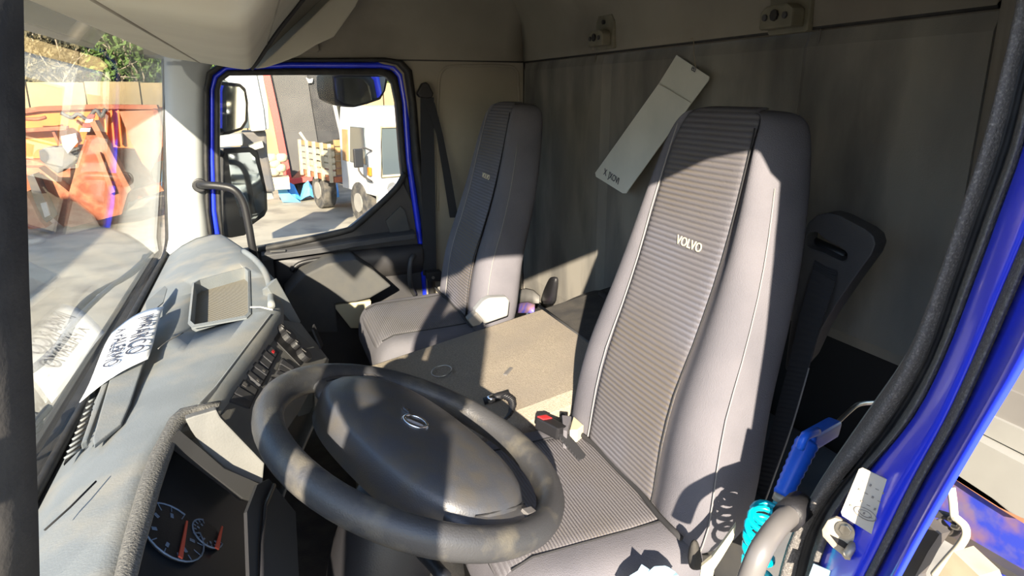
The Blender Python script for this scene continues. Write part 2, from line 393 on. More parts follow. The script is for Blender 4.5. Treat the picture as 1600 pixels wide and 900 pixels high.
card_px('plate', [(1293, 813), (1304, 809), (1320, 815), (1332, 826), (1354, 853), (1346, 868), (1337, 865), (1331, 875), (1320, 871), (1300, 855), (1285, 838), (1284, 828)], 'hinge', S0, JN, .006, st, bevel=.001)
S1 = S0 + JN * .004
prism('bolt', disc(pxp(1320, 829, S1, JN), JN, .0065, 6), JN * -.006, 'metal', st, bevel=.0008)
prism('washer', disc(pxp(1320, 829, S0 + JN * .002, JN), JN, .0095, 20), JN * -.003, 'metal', st)
card_px('slot', [(1297, 836), (1318, 846), (1330, 855), (1324, 860), (1308, 850)], 'blackplastic', S0 + JN * .001, JN, .002, st)
tube('latch_pin', [pxp(1325, 864, S0, JN), pxp(1329, 858, S0, JN) + JN * .012, pxp(1334, 851, S0, JN)], .0045, 'hinge', st)
prism('bolt', disc(pxp(1323, 869, S1, JN), JN, .0045, 6), JN * -.006, 'metal', st)
s2 = thing('blue_sticker', px(1278, 888, X=.53), 'pale blue sticker at the very foot of the blue jamb', 'sticker')
card_px('label', [(1271, 881), (1299, 893), (1292, 915), (1262, 905)], 'iceblue', px(1278, 888, X=.532) + JN * .002, JN, .001, s2)

# ================================================================== WINDSCREEN
WB = (-.322, .80); WT = (-.236, 1.43)
def wsx(z): return WB[0] + (z - WB[1]) * (WT[0] - WB[0]) / (WT[1] - WB[1])
w1 = thing('window_1', (WB[0], 1.44, .8), 'large windscreen with black rubber gasket', 'windscreen'); w1['kind'] = 'structure'
MB().prism([(wsx(.79), .46, .79), (wsx(.79), YP - .03, .79), (wsx(1.44), YP - .03, 1.44), (wsx(1.44), .46, 1.44)], (-.004, 0, 0)).build('pane', 'glass', w1)
MB().prism([(wsx(.79), .46, .79), (wsx(1.44), .46, 1.44), (wsx(1.44) + .09, .42, 1.44), (wsx(.79) + .12, .42, .79)], (-.002, -.004, 0)).build('corner_pane', 'glass', w1)
edge = [px(u, v, Y=2.44) for u, v in ((256, 92), (258, 150), (259, 250), (261, 330), (262, 372), (259, 392))]
gas = spline(edge + [Vector((-.312, y, .803)) for y in (2.36, 2.2, 1.8, 1.3, .9, .55)], 5)
tube('gasket', gas, .0075, 'rubber', w1, n=8)
MB().prism([(-.345, .47, .765), (-.288, .47, .785), (-.288, .47, .80), (-.345, .47, .79)], (0, 1.93, 0)).build('lower_channel', 'rubber', w1)
# exterior smoked sun visor
ev = thing('exterior_sun_visor', (-.42, 1.44, 1.40), 'smoked grey sun visor outside the top of the windscreen', 'sun visor')
rows = []
for i in range(9):
    t = i / 8; rows.append([Vector((-.30 - .12 * t, y, 1.56 - .135 * t)) for y in (.50, 1.0, 1.5, 2.0, 2.36)])
MB().sheet(rows).build('blade', 'smoked', ev, smooth=True, solid=.004)
for y in (.75, 1.44, 2.15):
    tube('bracket', [(-.25, y, 1.50), (-.34, y, 1.50)], .006, 'blackplastic', ev)
# passenger front pillar trim
pil = [((246, 20), (350, 40)), ((250, 50), (350, 70)), ((256, 80), (336, 94)), ((257, 110), (322, 116)), ((258, 150), (318, 150)), ((260, 230), (318, 230)), ((262, 310), (319, 310)), ((264, 372), (325, 372)), ((258, 402), (333, 392)), ((250, 440), (345, 430))]
rows = []
for (u0, v0), (u1, v1) in pil:
    a = px(u0, v0, Y=2.43); b = px(u1, v1, Y=2.45); mm = a.lerp(b, .5) + Vector((0, -.012, 0))
    rows.append([a, a.lerp(mm, .5) + Vector((0, -.004, 0)), mm, mm.lerp(b, .5) + Vector((0, -.004, 0)), b])
struct(MB().sheet(rows).build('trim_5', 'pillar', smooth=True, solid=.008), 'light grey pillar trim beside the far edge of the windscreen', 'trim')

# ================================================================== PASSENGER DOOR
d1 = thing('door_1', (.2, YP, .2), 'closed far door with blue frame and dark inner panel', 'door'); d1['kind'] = 'structure'
O = [(331, 400), (320, 330), (317, 250), (317, 140), (322, 112), (345, 97), (450, 91), (600, 90), (628, 94), (643, 110), (650, 160), (657, 250), (668, 330), (675, 400), (681, 470)]
I = [(339, 400), (329, 330), (327, 250), (327, 140), (332, 118), (350, 104), (450, 97), (598, 97), (619, 101), (631, 114), (638, 160), (644, 250), (655, 325), (664, 395), (670, 470)]
J = [(350, 400), (338, 330), (335, 250), (335, 140), (340, 122), (355, 110), (450, 107), (595, 107), (611, 110), (621, 121), (628, 160), (634, 250), (643, 315), (655, 395), (661, 470)]
K = [(352, 400), (346, 330), (343, 250), (343, 140), (347, 126), (358, 118), (450, 117), (592, 117), (604, 120), (613, 131), (619, 160), (626, 250), (630, 285)]
def band(name, A, B, yf, yb, m, bulge=0.0):
    A = [px(u, v, Y=YP) for u, v in A]; B = [px(u, v, Y=YP) for u, v in B]; rings = []
    for a, b in zip(A, B):
        r = []
        for i in range(5):
            p = a.lerp(b, i / 4); p.y = yf - bulge * math.sin(math.pi * i / 4); r.append(p)
        r += [Vector((b.x, yb, b.z)), Vector((a.x, yb, a.z))]; rings.append(r)
    return MB().loft(rings).build(name, m, d1, smooth=True)
band('door_seal', O, I, YP - .008, YP + .02, 'rubber', .014)
band('window_frame', I, J, YP + .006, YP + .04, 'blue', .008)
band('glass_seal', J[:13], K, YP + .0, YP + .04, 'rubber', .006)
gp = K[:-1] + [(628, 275), (615, 292), (570, 332), (545, 358), (480, 373), (400, 390)]
MB().prism([Vector((p.x, YP + .03, p.z)) for p in [px(u, v, Y=YP) for u, v in gp]], (0, .005, 0)).build('window_pane', 'glass', d1)
# sill gasket under the glass, rising along the kink
sill = spline([Vector((px(u, v, Y=YP).x, YP - .006, px(u, v, Y=YP).z)) for u, v in ((345, 404), (410, 389), (480, 374), (540, 360), (556, 352), (590, 322), (620, 292), (632, 270))], 4)
tube('sill_seal', sill, .011, 'rubber', d1)
pnl = [(330, 402), (410, 388), (480, 374), (545, 360), (590, 324), (630, 287), (643, 315), (655, 395), (662, 480), (664, 600), (330, 640)]
MB().prism([Vector((p.x, YP + .0, p.z)) for p in [px(u, v, Y=YP) for u, v in pnl]], (0, .06, 0)).build('inner_panel', 'door', d1)
def dpt(u, v, y): 
    p = px(u, v, Y=y); return p
# ledge, armrest and pull
lp = MB()
lp.loft([[dpt(u, v, 2.43) + Vector(w) for w in ((0, 0, 0), (0, -.012, -.006), (0, -.012, -.024), (0, .03, -.03), (0, .03, .006))] for u, v in ((408, 396), (450, 391), (500, 384), (552, 375), (600, 368), (648, 362))])
lp.build('ledge', 'darkplastic', d1, smooth=False, bevel=.002)
rows = []
for u, v, w in ((425, 405, .0), (470, 400, .02), (520, 394, .04), (580, 388, .05), (640, 382, .045), (660, 380, .03)):
    p = dpt(u, v, YP - .002); rows.append([p + Vector((0, 0, .0)), p + Vector((0, -w * .8, -.006)), p + Vector((0, -w, -.03)), p + Vector((0, -w * .9, -.07)), p + Vector((0, -w * .2, -.10)), p + Vector((0, 0.02, -.12))])
MB().sheet(rows).build('armrest', 'door', d1, smooth=True, solid=.006, sub=1)
tube('pull_handle', spline([dpt(u, v, y) for u, v, y in ((652, 398, 2.45), (645, 401, 2.41), (641, 412, 2.40), (640, 430, 2.40), (642, 448, 2.41), (648, 460, 2.45))], 5), .009, 'darkplastic', d1)
tube('inner_release', spline([dpt(u, v, 2.43) for u, v in ((456, 424), (468, 412), (500, 405), (540, 402), (562, 404))], 4), .008, 'blackplastic', d1)
MB().prism([dpt(u, v, 2.449) for u, v in ((603, 345), (626, 322), (634, 330), (644, 372), (612, 371))], (0, .012, 0)).build('corner_insert', 'greyshelf', d1, bevel=.003)
box('window_switch', dpt(434, 392, 2.42), (.05, .012, .006), 'greyshelf', d1, bevel=.001)
# storage pocket in the front of the door
pk = [(446, 462), (474, 431), (512, 412), (556, 405), (586, 424), (612, 447), (579, 466), (556, 472), (524, 475), (528, 520), (455, 520)]
pm = MB(); top = [px(u, v, Y=2.30) for u, v in pk]
pm.prism(top, (.0, .15, .0)); pm.build('door_pocket', 'greyshelf', d1, bevel=.008, seg=3)
fb = thing('footwell_box', px(550, 500, Y=2.32), 'cream box in the far footwell under the door pocket', 'box')
MB().prism([px(u, v, Y=2.31) for u, v in ((520, 477), (580, 470), (578, 506), (572, 513), (548, 513))], (0, .08, 0)).build('body', 'cream', fb, bevel=.003)
# grab handle on the far pillar
gh = thing('grab_handle', px(312, 290, Y=2.43), 'bent black grab handle on the far windscreen pillar', 'handle')
tube('bar', spline([px(u, v, Y=y) for u, v, y in ((308, 289, 2.44), (318, 289, 2.40), (345, 291, 2.38), (366, 297, 2.37), (380, 316, 2.37), (388, 350, 2.37), (394, 385, 2.37), (400, 410, 2.38))], 6), .0125, 'blackplastic', gh, n=12)
prism('flange', disc(px(312, 289, Y=2.435), (0, 1, 0), .022, 16), (0, -.02, 0), 'blackplastic', gh, bevel=.003)

# ================================================================== OVERHEAD SHELF
ov = thing('overhead_shelf', (-.1, 1.4, 1.37), 'bulging beige overhead shelf above the windscreen', 'shelf')
prof = spline([(-.245, 1.425), (-.232, 1.404), (-.17, 1.392), (-.107, 1.383), (-.04, 1.372), (-.006, 1.370), (.012, 1.384), (.045, 1.432), (.085, 1.485), (.155, 1.565), (.20, 1.63)] and
              [Vector((a, 0, b)) for a, b in ((-.245, 1.43), (-.232, 1.404), (-.17, 1.392), (-.107, 1.383), (-.04, 1.372), (-.006, 1.371), (.012, 1.386), (.045, 1.432), (.085, 1.485), (.155, 1.565), (.20, 1.63))], 3)
def ovring(y, s=0.0): return [Vector((p.x + s * .3, y, p.z + s)) for p in prof] + [Vector((.2, y, ZC)), Vector((-.25, y, ZC))]
MB().loft([ovring(y, s) for y, s in ((.50, 0), (1.0, 0), (1.5, 0), (2.0, 0), (2.27, 0), (2.295, .004))]).build('body', 'visor', ov, smooth=True)
ecap = [(400, 108), (430, 82), (458, 55), (490, 25), (520, -5), (575, -30), (556, 10), (535, 40), (522, 58), (495, 70), (470, 86), (440, 98), (415, 106)]
MB().prism([px(u, v, Y=2.31) for u, v in ecap], (-.02, .1, .01)).build('end_cap', 'visor', ov, bevel=.006)
tube('end_seam', spline([px(u, v, Y=2.298) for u, v in ((392, 108), (402, 97), (420, 70), (440, 42), (470, 4), (490, -20))], 4), .006, 'darkplastic', ov)
# moulded crease along the shelf
for z_, x_ in ((1.442, .052), (1.3885, -.135)):
    tube('crease', [(x_ - .001, y, z_ - .001) for y in (.5, 1.2, 1.9, 2.27)], .0025, 'headliner', ov)
box('clip', (.19, 2.435, 1.445), (.05, .02, .03), 'headliner', ov, bevel=.008)

# ================================================================== ENGINE COVER (between the seats)
ec = thing('engine_cover', (.5, 1.46, .16), 'brown carpeted engine cover between the two seats', 'engine cover')
def ecz(x): return .632 + (x - .285) * .215
def ecring(x, dz=0): 
    z = ecz(x) + dz
    return [Vector((x, 1.19, .2)), Vector((x, 1.19, z - .05)), Vector((x, 1.20, z - .015)), Vector((x, 1.23, z)), Vector((x, 1.46, z + .004)), Vector((x, 1.70, z)), Vector((x, 1.735, z - .014)), Vector((x, 1.745, z - .05)), Vector((x, 1.745, .2))]
MB().loft([ecring(x) for x in (.17, .2, .3, .4, .5, .6, .70, .703)]).build('front_cover', 'carpet', ec, smooth=False)
MB().loft([ecring(x) for x in (.709, .712, .78, .86, .93)]).build('rear_cover', 'mat', ec)  # near-black in place of carpet, standing for the shade at the back
tube('edge_binding', [(.706, y, ecz(.706) + .002) for y in (1.21, 1.46, 1.73)], .004, 'greyshelf', ec)
struct(box('floor_step', (.80, 1.06, .42), (.26, .62, .52), 'greyshelf', bevel=.01), 'dark grey shelf behind the near seat', 'floor')
# odds and ends lying by the rear wall
bl = thing('black_boot', px(860, 465, X=.88), 'dark crumpled boot standing against the rear wall beside the far seat', 'boot')
MB().loft([[px(u - w, v, X=.885), px(u, v, X=.86), px(u + w, v, X=.885), px(u + w * .7, v, X=.915), px(u - w * .7, v, X=.915)] for u, v, w in ((858, 478, 14), (858, 462, 15), (862, 448, 13), (865, 436, 10), (866, 432, 6))]).build('leather', 'blackplastic', bl, smooth=True, sub=1)
b2 = thing('dark_bag', px(915, 470, X=.87), 'black bag slumped on the rear engine cover beside the near seat', 'bag')
MB().loft([[px(u, v, X=x) + Vector((0, 0, 0)) for u, v, x in ((u0, 478 + (u0 - 872) * .28, .84), (u0, t, .86), (u0 + 6, t - 3, .90), (u0 + 6, 470 + (u0 - 872) * .28, .91))] for u0, t in ((872, 478), (884, 470), (902, 462), (920, 455), (934, 452), (950, 458), (958, 470))]).build('cloth', 'mat', b2, smooth=True, sub=1)
b3 = thing('blue_rag', px(825, 480, X=.86), 'small blue rag in the gap behind the far seat', 'rag')
MB().loft([[px(u0, 489, X=.80), px(u0, t, X=.82), px(u0 + 2, t - 2, X=.86), px(u0 + 2, 486, X=.86)] for u0, t in ((805, 478), (813, 474), (824, 473), (834, 477))]).build('cloth', 'bluedirty', b3, smooth=True)
b4 = thing('brown_pouch', px(815, 462, X=.89), 'brown leather pouch behind the far seat', 'pouch')
MB().loft([[px(u0, 474, X=.86), px(u0, t, X=.87), px(u0 + 2, t - 2, X=.91), px(u0 + 2, 470, X=.91)] for u0, t in ((798, 462), (806, 456), (820, 452), (832, 455), (842, 464))]).build('leather', 'dashlow', b4, smooth=True)

# ================================================================== SEATS
def make_seat(label, cy=0.955):
    root = thing('truck_seat', (.45, cy, .16), label, 'seat', 'fabric covered high-back cab seats')
    def XF(z): return .554 + (z - .686) * .244 - .018 * math.exp(-((z - .82) / .12) ** 2)
    # height, half width, insert half width, thickness
    st_ = [(.622, .20, .11, .09), (.636, .222, .115, .12), (.69, .229, .115, .13), (.77, .223, .113, .13), (.85, .211, .112, .125), (.93, .199, .112, .12),
           (1.02, .185, .112, .115), (1.10, .170, .112, .11), (1.17, .152, .108, .105), (1.22, .136, .104, .10), (1.252, .126, .100, .09), (1.270, .112, .094, .07), (1.277, .085, .075, .045)]
    def ring(z, w, wi, T, ins=0.0):
        g = w - wi; x0 = XF(z); tz = (z > 1.24) * (z - 1.24)
        pr = [(0, .004), (wi * .6, .004), (wi, .004), (wi + g * .25, -.010), (wi + g * .6, -.012), (w - g * .06, .008), (w, .032), (w * .985, T * .7), (w * .90, T), (w * .45, T + .006)]
        pts = [Vector((x0 + d + tz * .35, cy - y, z)) for y, d in pr] + [Vector((x0 + pr[-1][1] + .002 + tz * .35, cy, z))] + [Vector((x0 + d + tz * .35, cy + y, z)) for y, d in pr[:0:-1]]
        return pts
    back = MB().loft([ring(*s) for s in st_]).build('backrest', 'fabric', root, smooth=True, sub=2)
    # ribbed centre insert, proud of the fabric
    rows = []
    for z, w, wi, T in st_[1:]:
        x0 = XF(z); tz = (z > 1.24) * (z - 1.24)
        rows.append([Vector((x0 - .0035 - .002 * math.cos(y * 1.5) + tz * .35 , cy + y * wi, z)) for y in (-1, -.75, -.5, -.25, 0, .25, .5, .75, 1)])
    rows.append([Vector((XF(1.277) + .045, cy + y * .07, 1.279)) for y in (-1, -.75, -.5, -.25, 0, .25, .5, .75, 1)])
    MB().sheet(rows).build('centre_insert', 'ribs', root, smooth=True, solid=.006, sub=1)
    for s in (-1, 1):
        tube('seam', spline([Vector((XF(z) - .0065, cy + s * (wi + .001), z)) for z, w, wi, T in st_[1:-2]], 2), .0013, 'thread' if s > 0 else 'threaddark', root, n=6)
        tube('side_piping', spline([Vector((XF(z) + .018, cy + s * (w - .001), z)) for z, w, wi, T in st_[1:-4]], 2), .0010, 'thread', root, n=6)
    zt = 1.068
    text('lettering', 'VOLVO', .021, (XF(zt) - .0105, cy - .028, zt), (0, -1, -.03), (.24, 0, 1), 'gold', root, extrude=.0006)
    # cushion
    def cring(x, hw, zt_, zb):
        pr = [(0, zt_), (hw * .5, zt_ + .001), (hw * .62, zt_ + .004), (hw * .85, zt_ + .006), (hw * .97, zt_ - .012), (hw, zt_ - .045), (hw * .97, zb), (hw * .5, zb)]
        return [Vector((x, cy - y, z)) for y, z in pr] + [Vector((x, cy, zb))] + [Vector((x, cy + y, z)) for y, z in pr[:0:-1]]
    cs = [(.262, .19, .565, .54), (.268, .21, .60, .53), (.285, .222, .632, .52), (.32, .229, .648, .52), (.40, .231, .652, .52), (.48, .231, .655, .52), (.545, .229, .660, .52), (.572, .222, .655, .53), (.580, .215, .640, .54)]
    MB().loft([cring(*c) for c in cs]).build('cushion', 'fabric', root, smooth=True, sub=2)
    rows = [[Vector((x, cy + y * .155, z + .0035 + .002 * math.cos(1.5 * y))) for y in (-1, -.75, -.5, -.25, 0, .25, .5, .75, 1)] for x, hw, z, zb in ((.272, 0, .602, 0), (.287, 0, .634, 0), (.32, 0, .648, 0), (.40, 0, .652, 0), (.48, 0, .655, 0), (.555, 0, .661, 0))]
    MB().sheet(rows).build('cushion_insert', 'ribsflat', root, smooth=True, solid=.006, sub=1)
    for s in (-1, 1):
        tube('cushion_seam', [Vector((x, cy + s * .156, z + .005)) for x, z in ((.287, .634), (.32, .648), (.40, .652), (.48, .655), (.555, .661))], .0018, 'threaddark', root, n=6)
    tube('junction_shade', spline([Vector((XF(.672) - (.008 if abs(y) < .13 else .016), cy + y, .669 + .004 * abs(y) / .2)) for y in (-.215, -.15, -.08, 0, .08, .15, .215)], 2), .0045, 'threaddark', root, n=6)  # dark tube painted in for the shade between backrest and cushion
    MB().prism([(.33, cy - .2, .16), (.62, cy - .2, .16), (.66, cy - .2, .52), (.30, cy - .2, .52)], (0, .4, 0)).build('pedestal', 'blackplastic', root, bevel=.01)
    return root
drv = make_seat('grey fabric high-back seat nearest, behind the steering wheel')
pas = copy_tree(drv); pas.location = Vector(drv.location) + Vector((-.012, 1.03, -.002))
pas['label'] = 'grey fabric high-back seat far off, beside the closed door'

# ---- far seat: belt, buckle, recliner cover, things lying on it
pb = thing('seat_belt', px(664, 430, Y=2.43), 'black seat belt hanging on the far side wall', 'seat belt')
def ribbon(pts_l, pts_r, th, nrm): 
    n = Vector(nrm).normalized() * th
    return MB().loft([[a, b, b + n, a + n] for a, b in zip(pts_l, pts_r)])
ya = 2.432
ribbon([px(u, v, Y=ya) for u, v in ((657, 152), (657, 200), (659, 300), (661, 430))], [px(u, v, Y=ya) for u, v in ((678, 152), (678, 200), (680, 300), (682, 430))], .002, (0, 1, 0)).build('strap', 'webbing', pb)
ribbon([px(u, v, Y=y) for u, v, y in ((664, 160, 2.425), (682, 210, 2.42), (692, 270, 2.40), (703, 340, 2.36))], [px(u, v, Y=y) for u, v, y in ((679, 160, 2.425), (692, 210, 2.42), (704, 270, 2.40), (716, 340, 2.36))], .002, (0, 1, 0)).build('strap', 'webbing', pb)
MB().prism([px(u, v, Y=2.415) for u, v in ((652, 146), (656, 138), (660, 130), (666, 128), (671, 132), (674, 139), (678, 146), (676, 152), (670, 154), (656, 152))], (0, .03, 0)).build('upper_guide', 'blackplastic', pb, bevel=.005)
MB().prism([px(u, v, Y=2.36) for u, v in ((666, 426), (690, 424), (696, 432), (694, 440), (670, 440))], (0, .04, 0)).build('retractor', 'blackplastic', pb, bevel=.004)
prism('anchor_bolt', disc(px(677, 434, Y=2.358), (0, 1, 0), .006, 6), (0, .006, 0), 'metal', pb)
rc = thing('recliner_cover', px(770, 495, Y=1.73), 'pale grey plastic recliner cover beside the far seat cushion', 'seat hinge cover')
MB().prism([px(u, v, Y=1.70) for u, v in ((742, 487), (756, 470), (766, 465), (792, 464), (797, 470), (794, 494), (757, 507))], (0, .03, 0))  .build('shell', 'lightgrey', rc, bevel=.006, seg=3)
MB().prism([px(u, v, Y=1.695) for u, v in ((731, 500), (745, 488), (756, 501), (750, 508), (739, 511))], (0, .03, 0)).build('lever', 'panelbrown', rc, bevel=.004)
sc_ = thing('metal_clip_strip', px(708, 461, Z=.665), 'speckled metal clip strip lying on the far seat cushion', 'clip')
MB().prism([px(u, v, Z=.668) for u, v in ((684, 451), (700, 447), (728, 470), (711, 474))], (0, 0, .006)).build('plate', 'clips', sc_, bevel=.001)
for k in range(5):
    t = (k + .5) / 5; a = px(691 + t * 27, 450 + t * 21, Z=.674)
    box('loop', a, (.006, .022, .006), 'metal', sc_, bevel=.001)
text_root = None

# ---- near seat: belt guide, strap, buckle
bg = thing('belt_guide', px(1310, 420, X=.80), 'dark plastic belt guide behind the near seat shoulder', 'belt guide')
out_ = [px(u, v, X=.80) for u, v in ((1254, 372), (1262, 348), (1276, 336), (1294, 332), (1312, 337), (1352, 358), (1364, 368), (1368, 382), (1362, 398), (1330, 442), (1300, 486), (1284, 512), (1262, 560), (1236, 590), (1226, 575), (1240, 470))]
inn = [px(u, v, X=.80) for u, v in ((1259, 377), (1260, 368), (1266, 363), (1276, 363), (1282, 368), (1292, 377), (1310, 386), (1320, 392), (1324, 398), (1322, 406), (1316, 408), (1306, 404), (1290, 396), (1276, 391), (1266, 388), (1261, 384)
)]
m_ = MB(); n_ = len(out_); dv = Vector((.035, .012, 0))
# plate with a slot: outer and inner loops bridged
v_ = out_ + inn + [p + dv for p in out_] + [p + dv for p in inn]
f_ = []
order = list(range(n_))
def bridge(a0, b0, rev):
    for i in range(n_):
        j = (i + 1) % n_
        q = (a0 + i, a0 + j, b0 + j, b0 + i); f_.append(q[::-1] if rev else q)
bridge(0, n_, False); bridge(2 * n_, 3 * n_, True); bridge(0, 2 * n_, True); bridge(n_, 3 * n_, False)
m_.add(v_, f_); m_.build('frame', 'darkplastic', bg, bevel=.004)
sb = thing('seat_belt', px(1250, 560, X=.78), 'black seat belt running down beside the near seat', 'seat belt')
sl = [(1272, 374, .835), (1276, 392, .81), (1270, 420, .79), (1250, 490, .775), (1232, 570, .76), (1208, 660, .735), (1182, 750, .71), (1160, 820, .69)]
sr = [(1316, 396, .835), (1312, 404, .81), (1304, 440, .79), (1284, 500, .775), (1262, 575, .76), (1236, 665, .735), (1204, 755, .71), (1178, 825, .69)]
ribbon([px(u, v, X=x) for u, v, x in sl], [px(u, v, X=x) for u, v, x in sr], .003, (1, 0, 0)).build('strap', 'webbing', sb, smooth=False)
tube('edge_cord', spline([px(u + 2, v, X=x - .003) for u, v, x in sr[4:]], 3), .0012, 'thread', sb, n=6)
tube('roller', [px(1262, 374, X=.83), px(1322, 402, X=.83)], .009, 'blackplastic', bg)
bk = thing('belt_buckle', px(858, 668, Z=.68), 'black belt buckle with a red button beside the near seat', 'buckle')
ctr = px(862, 668, Z=.69); ax = ((px(850, 655, Z=.69) - px(872, 682, Z=.69)).normalized(),); a0 = (px(845, 660, Z=.69) - px(880, 678, Z=.69)).normalized(); a2 = Vector((.2, 0, 1)); a2 = (a2 - a0 * a2.dot(a0)).normalized(); a1 = a2.cross(a0)
box('housing', ctr, (.062, .03, .024), 'blackplastic', bk, (a0, a1, a2), bevel=.004)
box('release_button', ctr + a0 * .022 + a2 * .008, (.018, .024, .012), 'redplastic', bk, (a0, a1, a2), bevel=.002)
MB().prism([ctr - a0 * .028 + a1 * .012 - a2 * .004, ctr - a0 * .028 - a1 * .012 - a2 * .004, ctr - a0 * .09 - a1 * .012 - a2 * .03, ctr - a0 * .09 + a1 * .012 - a2 * .03], (0, 0, .005)).build('stalk', 'webbing', bk)
ft = thing('foam_tear', px(902, 662, Z=.69), 'torn seat cover with yellow foam showing beside the buckle', 'foam')
MB().prism([px(u, v, Z=.69) for u, v in ((890, 672), (896, 650), (903, 656), (912, 664), (902, 672))], (0.0, 0, -.04)).build('foam', 'cream', ft, bevel=.002)
MB().prism([px(u, v, Z=.70) for u, v in ((878, 648), (893, 650), (886, 674), (880, 672))], (0.0, 0, -.05)).build('torn_cloth', 'fabric', ft, bevel=.002)

# ---- small things on the engine cover
def onec(u, v, lift=.004):
    p0 = Vector((.285, 1.46, .632)); n = Vector((-.215, 0, 1)).normalized(); return pxp(u, v, p0 + n * lift, n)
kr = thing('key_ring', onec(690, 582), 'thin wire ring lying on the engine cover carpet', 'ring')
cc = onec(690, 582, .006); tube('wire', [cc + Vector((.024 * math.cos(q), .03 * math.sin(q), .004 + .005 * math.cos(q))) for q in [2 * math.pi * i / 24 for i in range(24)]], .0014, 'metal', kr, n=6, closed=True)
tube('tail', spline([cc + Vector((.02, -.01, 0)), cc + Vector((.05, -.05, .004)), cc + Vector((.07, -.10, 0))], 4), .0012, 'metal', kr, n=6)
gt = thing('grey_tab', onec(793, 581), 'short grey plastic tab lying on the engine cover', 'tab')
a = onec(789, 586, .004); b = onec(799, 575, .004); dx_ = (b - a).normalized(); 
box('strip', a.lerp(b, .5), ((b - a).length, .010, .005), 'greytube', gt, (dx_, Vector((-.215, 0, 1)).cross(dx_).normalized(), Vector((-.215, 0, 1)).normalized()), bevel=.0015)
pn = thing('tyre_gauge', onec(777, 622), 'dark pen-like gauge beside the steering wheel rim on the engine cover', 'gauge')
tube('barrel', [onec(756, 627, .01), onec(795, 615, .01)], .008, 'blackplastic', pn)
tube('chrome_band', [onec(762, 625, .011), onec(772, 622, .011)], .0085, 'chrome', pn)
cd = thing('coiled_cord', onec(795, 635), 'black coiled cord lying on the engine cover', 'cord')
pc = spline([onec(u, v, .012) for u, v in ((787, 618), (798, 624), (801, 634), (798, 645), (790, 655))], 24); m_ = []
for i, p in enumerate(pc): m_.append(p + Vector((.006 * math.cos(i * 1.1), .006 * math.sin(i * 1.1), .005 * math.cos(i * 1.1 + 1))))
tube('coil', m_, .0026, 'blackplastic', cd, n=6)

# ================================================================== THINGS ON THE REAR WALL
cdn = thing('cardboard_strip', px(1080, 105, X=.925), 'long pale card strip hanging slanted on the rear wall', 'card')
CP0 = px(1020, 195, X=.915); CN = Vector((-1, .04, .10)).normalized()
card_px('upper_flap', [(1057, 86), (1108, 120), (1107, 125), (1080, 161), (1029, 131)], 'card', CP0, Vector((-1, .04, .16)), .0018, cdn)
card_px('strip', [(1029, 131), (1080, 161), (1062, 185), (978, 302), (973, 302), (931, 276), (930, 270)], 'card', CP0, CN, .0018, cdn)
ct = CP0 + CN * .001
text('handwriting', 'X  JXOVI', .026, pxp(955, 276, ct, CN), pxp(970, 289, ct, CN) - pxp(940, 268, ct, CN), pxp(962, 258, ct, CN) - pxp(946, 292, ct, CN), 'ink', cdn)
text('scribble', 'eu', .02, pxp(1084, 107, ct + CN * .004, CN), pxp(1094, 113, ct, CN) - pxp(1074, 101, ct, CN), pxp(1090, 98, ct, CN) - pxp(1078, 116, ct, CN), 'ink', cdn)
tube('hanging_string', [px(1084, 62, X=.93), px(1084, 80, X=.928), px(1087, 106, X=.918)], .0012, 'bark', cdn, n=5)
prism('screw', disc(px(1085, 58, X=.934), (1, 0, 0), .006, 10), (-.006, 0, 0), 'bark', cdn)
for k, (u, v, s, lab) in enumerate(((950, 52, 1.0, 'olive plastic bunk bracket on the rear wall nearer the far corner'), (1241, 14, 1.0, 'olive plastic bunk bracket at the top above the near seat'))):
    br = thing('bunk_bracket', px(u, v, X=.925), lab, 'bracket', 'bunk brackets on the rear wall band')
    c = px(u, v, X=.928)
    m_ = MB(); w, h = .052, .040
    outer = [c + Vector((0, w * math.cos(q) * (1 if abs(math.cos(q)) > .7 else 1.05), h * 1.15 * math.sin(q))) for q in [2 * math.pi * i / 20 for i in range(20)]]
    prism('base_plate', [c + Vector((0, a * w, b * h)) for a, b in ((-1, -1), (-.9, -1.05), (.9, -1.05), (1, -.95), (1, .7), (.75, 1.15), (-.75, 1.15), (-1, .7))], (-.012, 0, 0), 'bracket', br, bevel=.003)
    prism('cup', [c + Vector((-.012, a * w * .82, b * h)) for a, b in ((-1, -.85), (1, -.85), (1, -.1), (.6, .15), (-.6, .15), (-1, -.1))], (-.028, 0, 0), 'bracket', br, bevel=.004)
    prism('bolt', disc(c + Vector((-.041, 0, -.012)), (1, 0, 0), .010, 8), (-.004, 0, 0), 'blackplastic', br)
    for s_ in (-1, 1): prism('dowel', disc(c + Vector((-.0405, s_ * .026, -.014)), (1, 0, 0), .006, 10), (-.003, 0, 0), 'darkplastic', br)
    prism('screw', disc(c + Vector((-.012, 0, .028)), (1, 0, 0), .006, 8), (-.006, 0, 0), 'blackplastic', br)
# moulded recess edge round the first bracket
tube('bracket_recess', spline([px(u, v, X=.93) for u, v in ((928, 80), (928, 40), (932, 22), (945, 12), (975, 2), (1010, -8))], 4), .007, 'headliner', wb_)
tube('panel_crease', [px(u, v, X=.936) for u, v in ((931, 84), (926, 180), (921, 280))], .0025, 'headliner', wb_, n=6)
tube('panel_crease', [px(u, v, X=.934) for u, v in ((1283, 40), (1280, 60), (1276, 80))], .0018, 'dashlow', wb_, n=6)

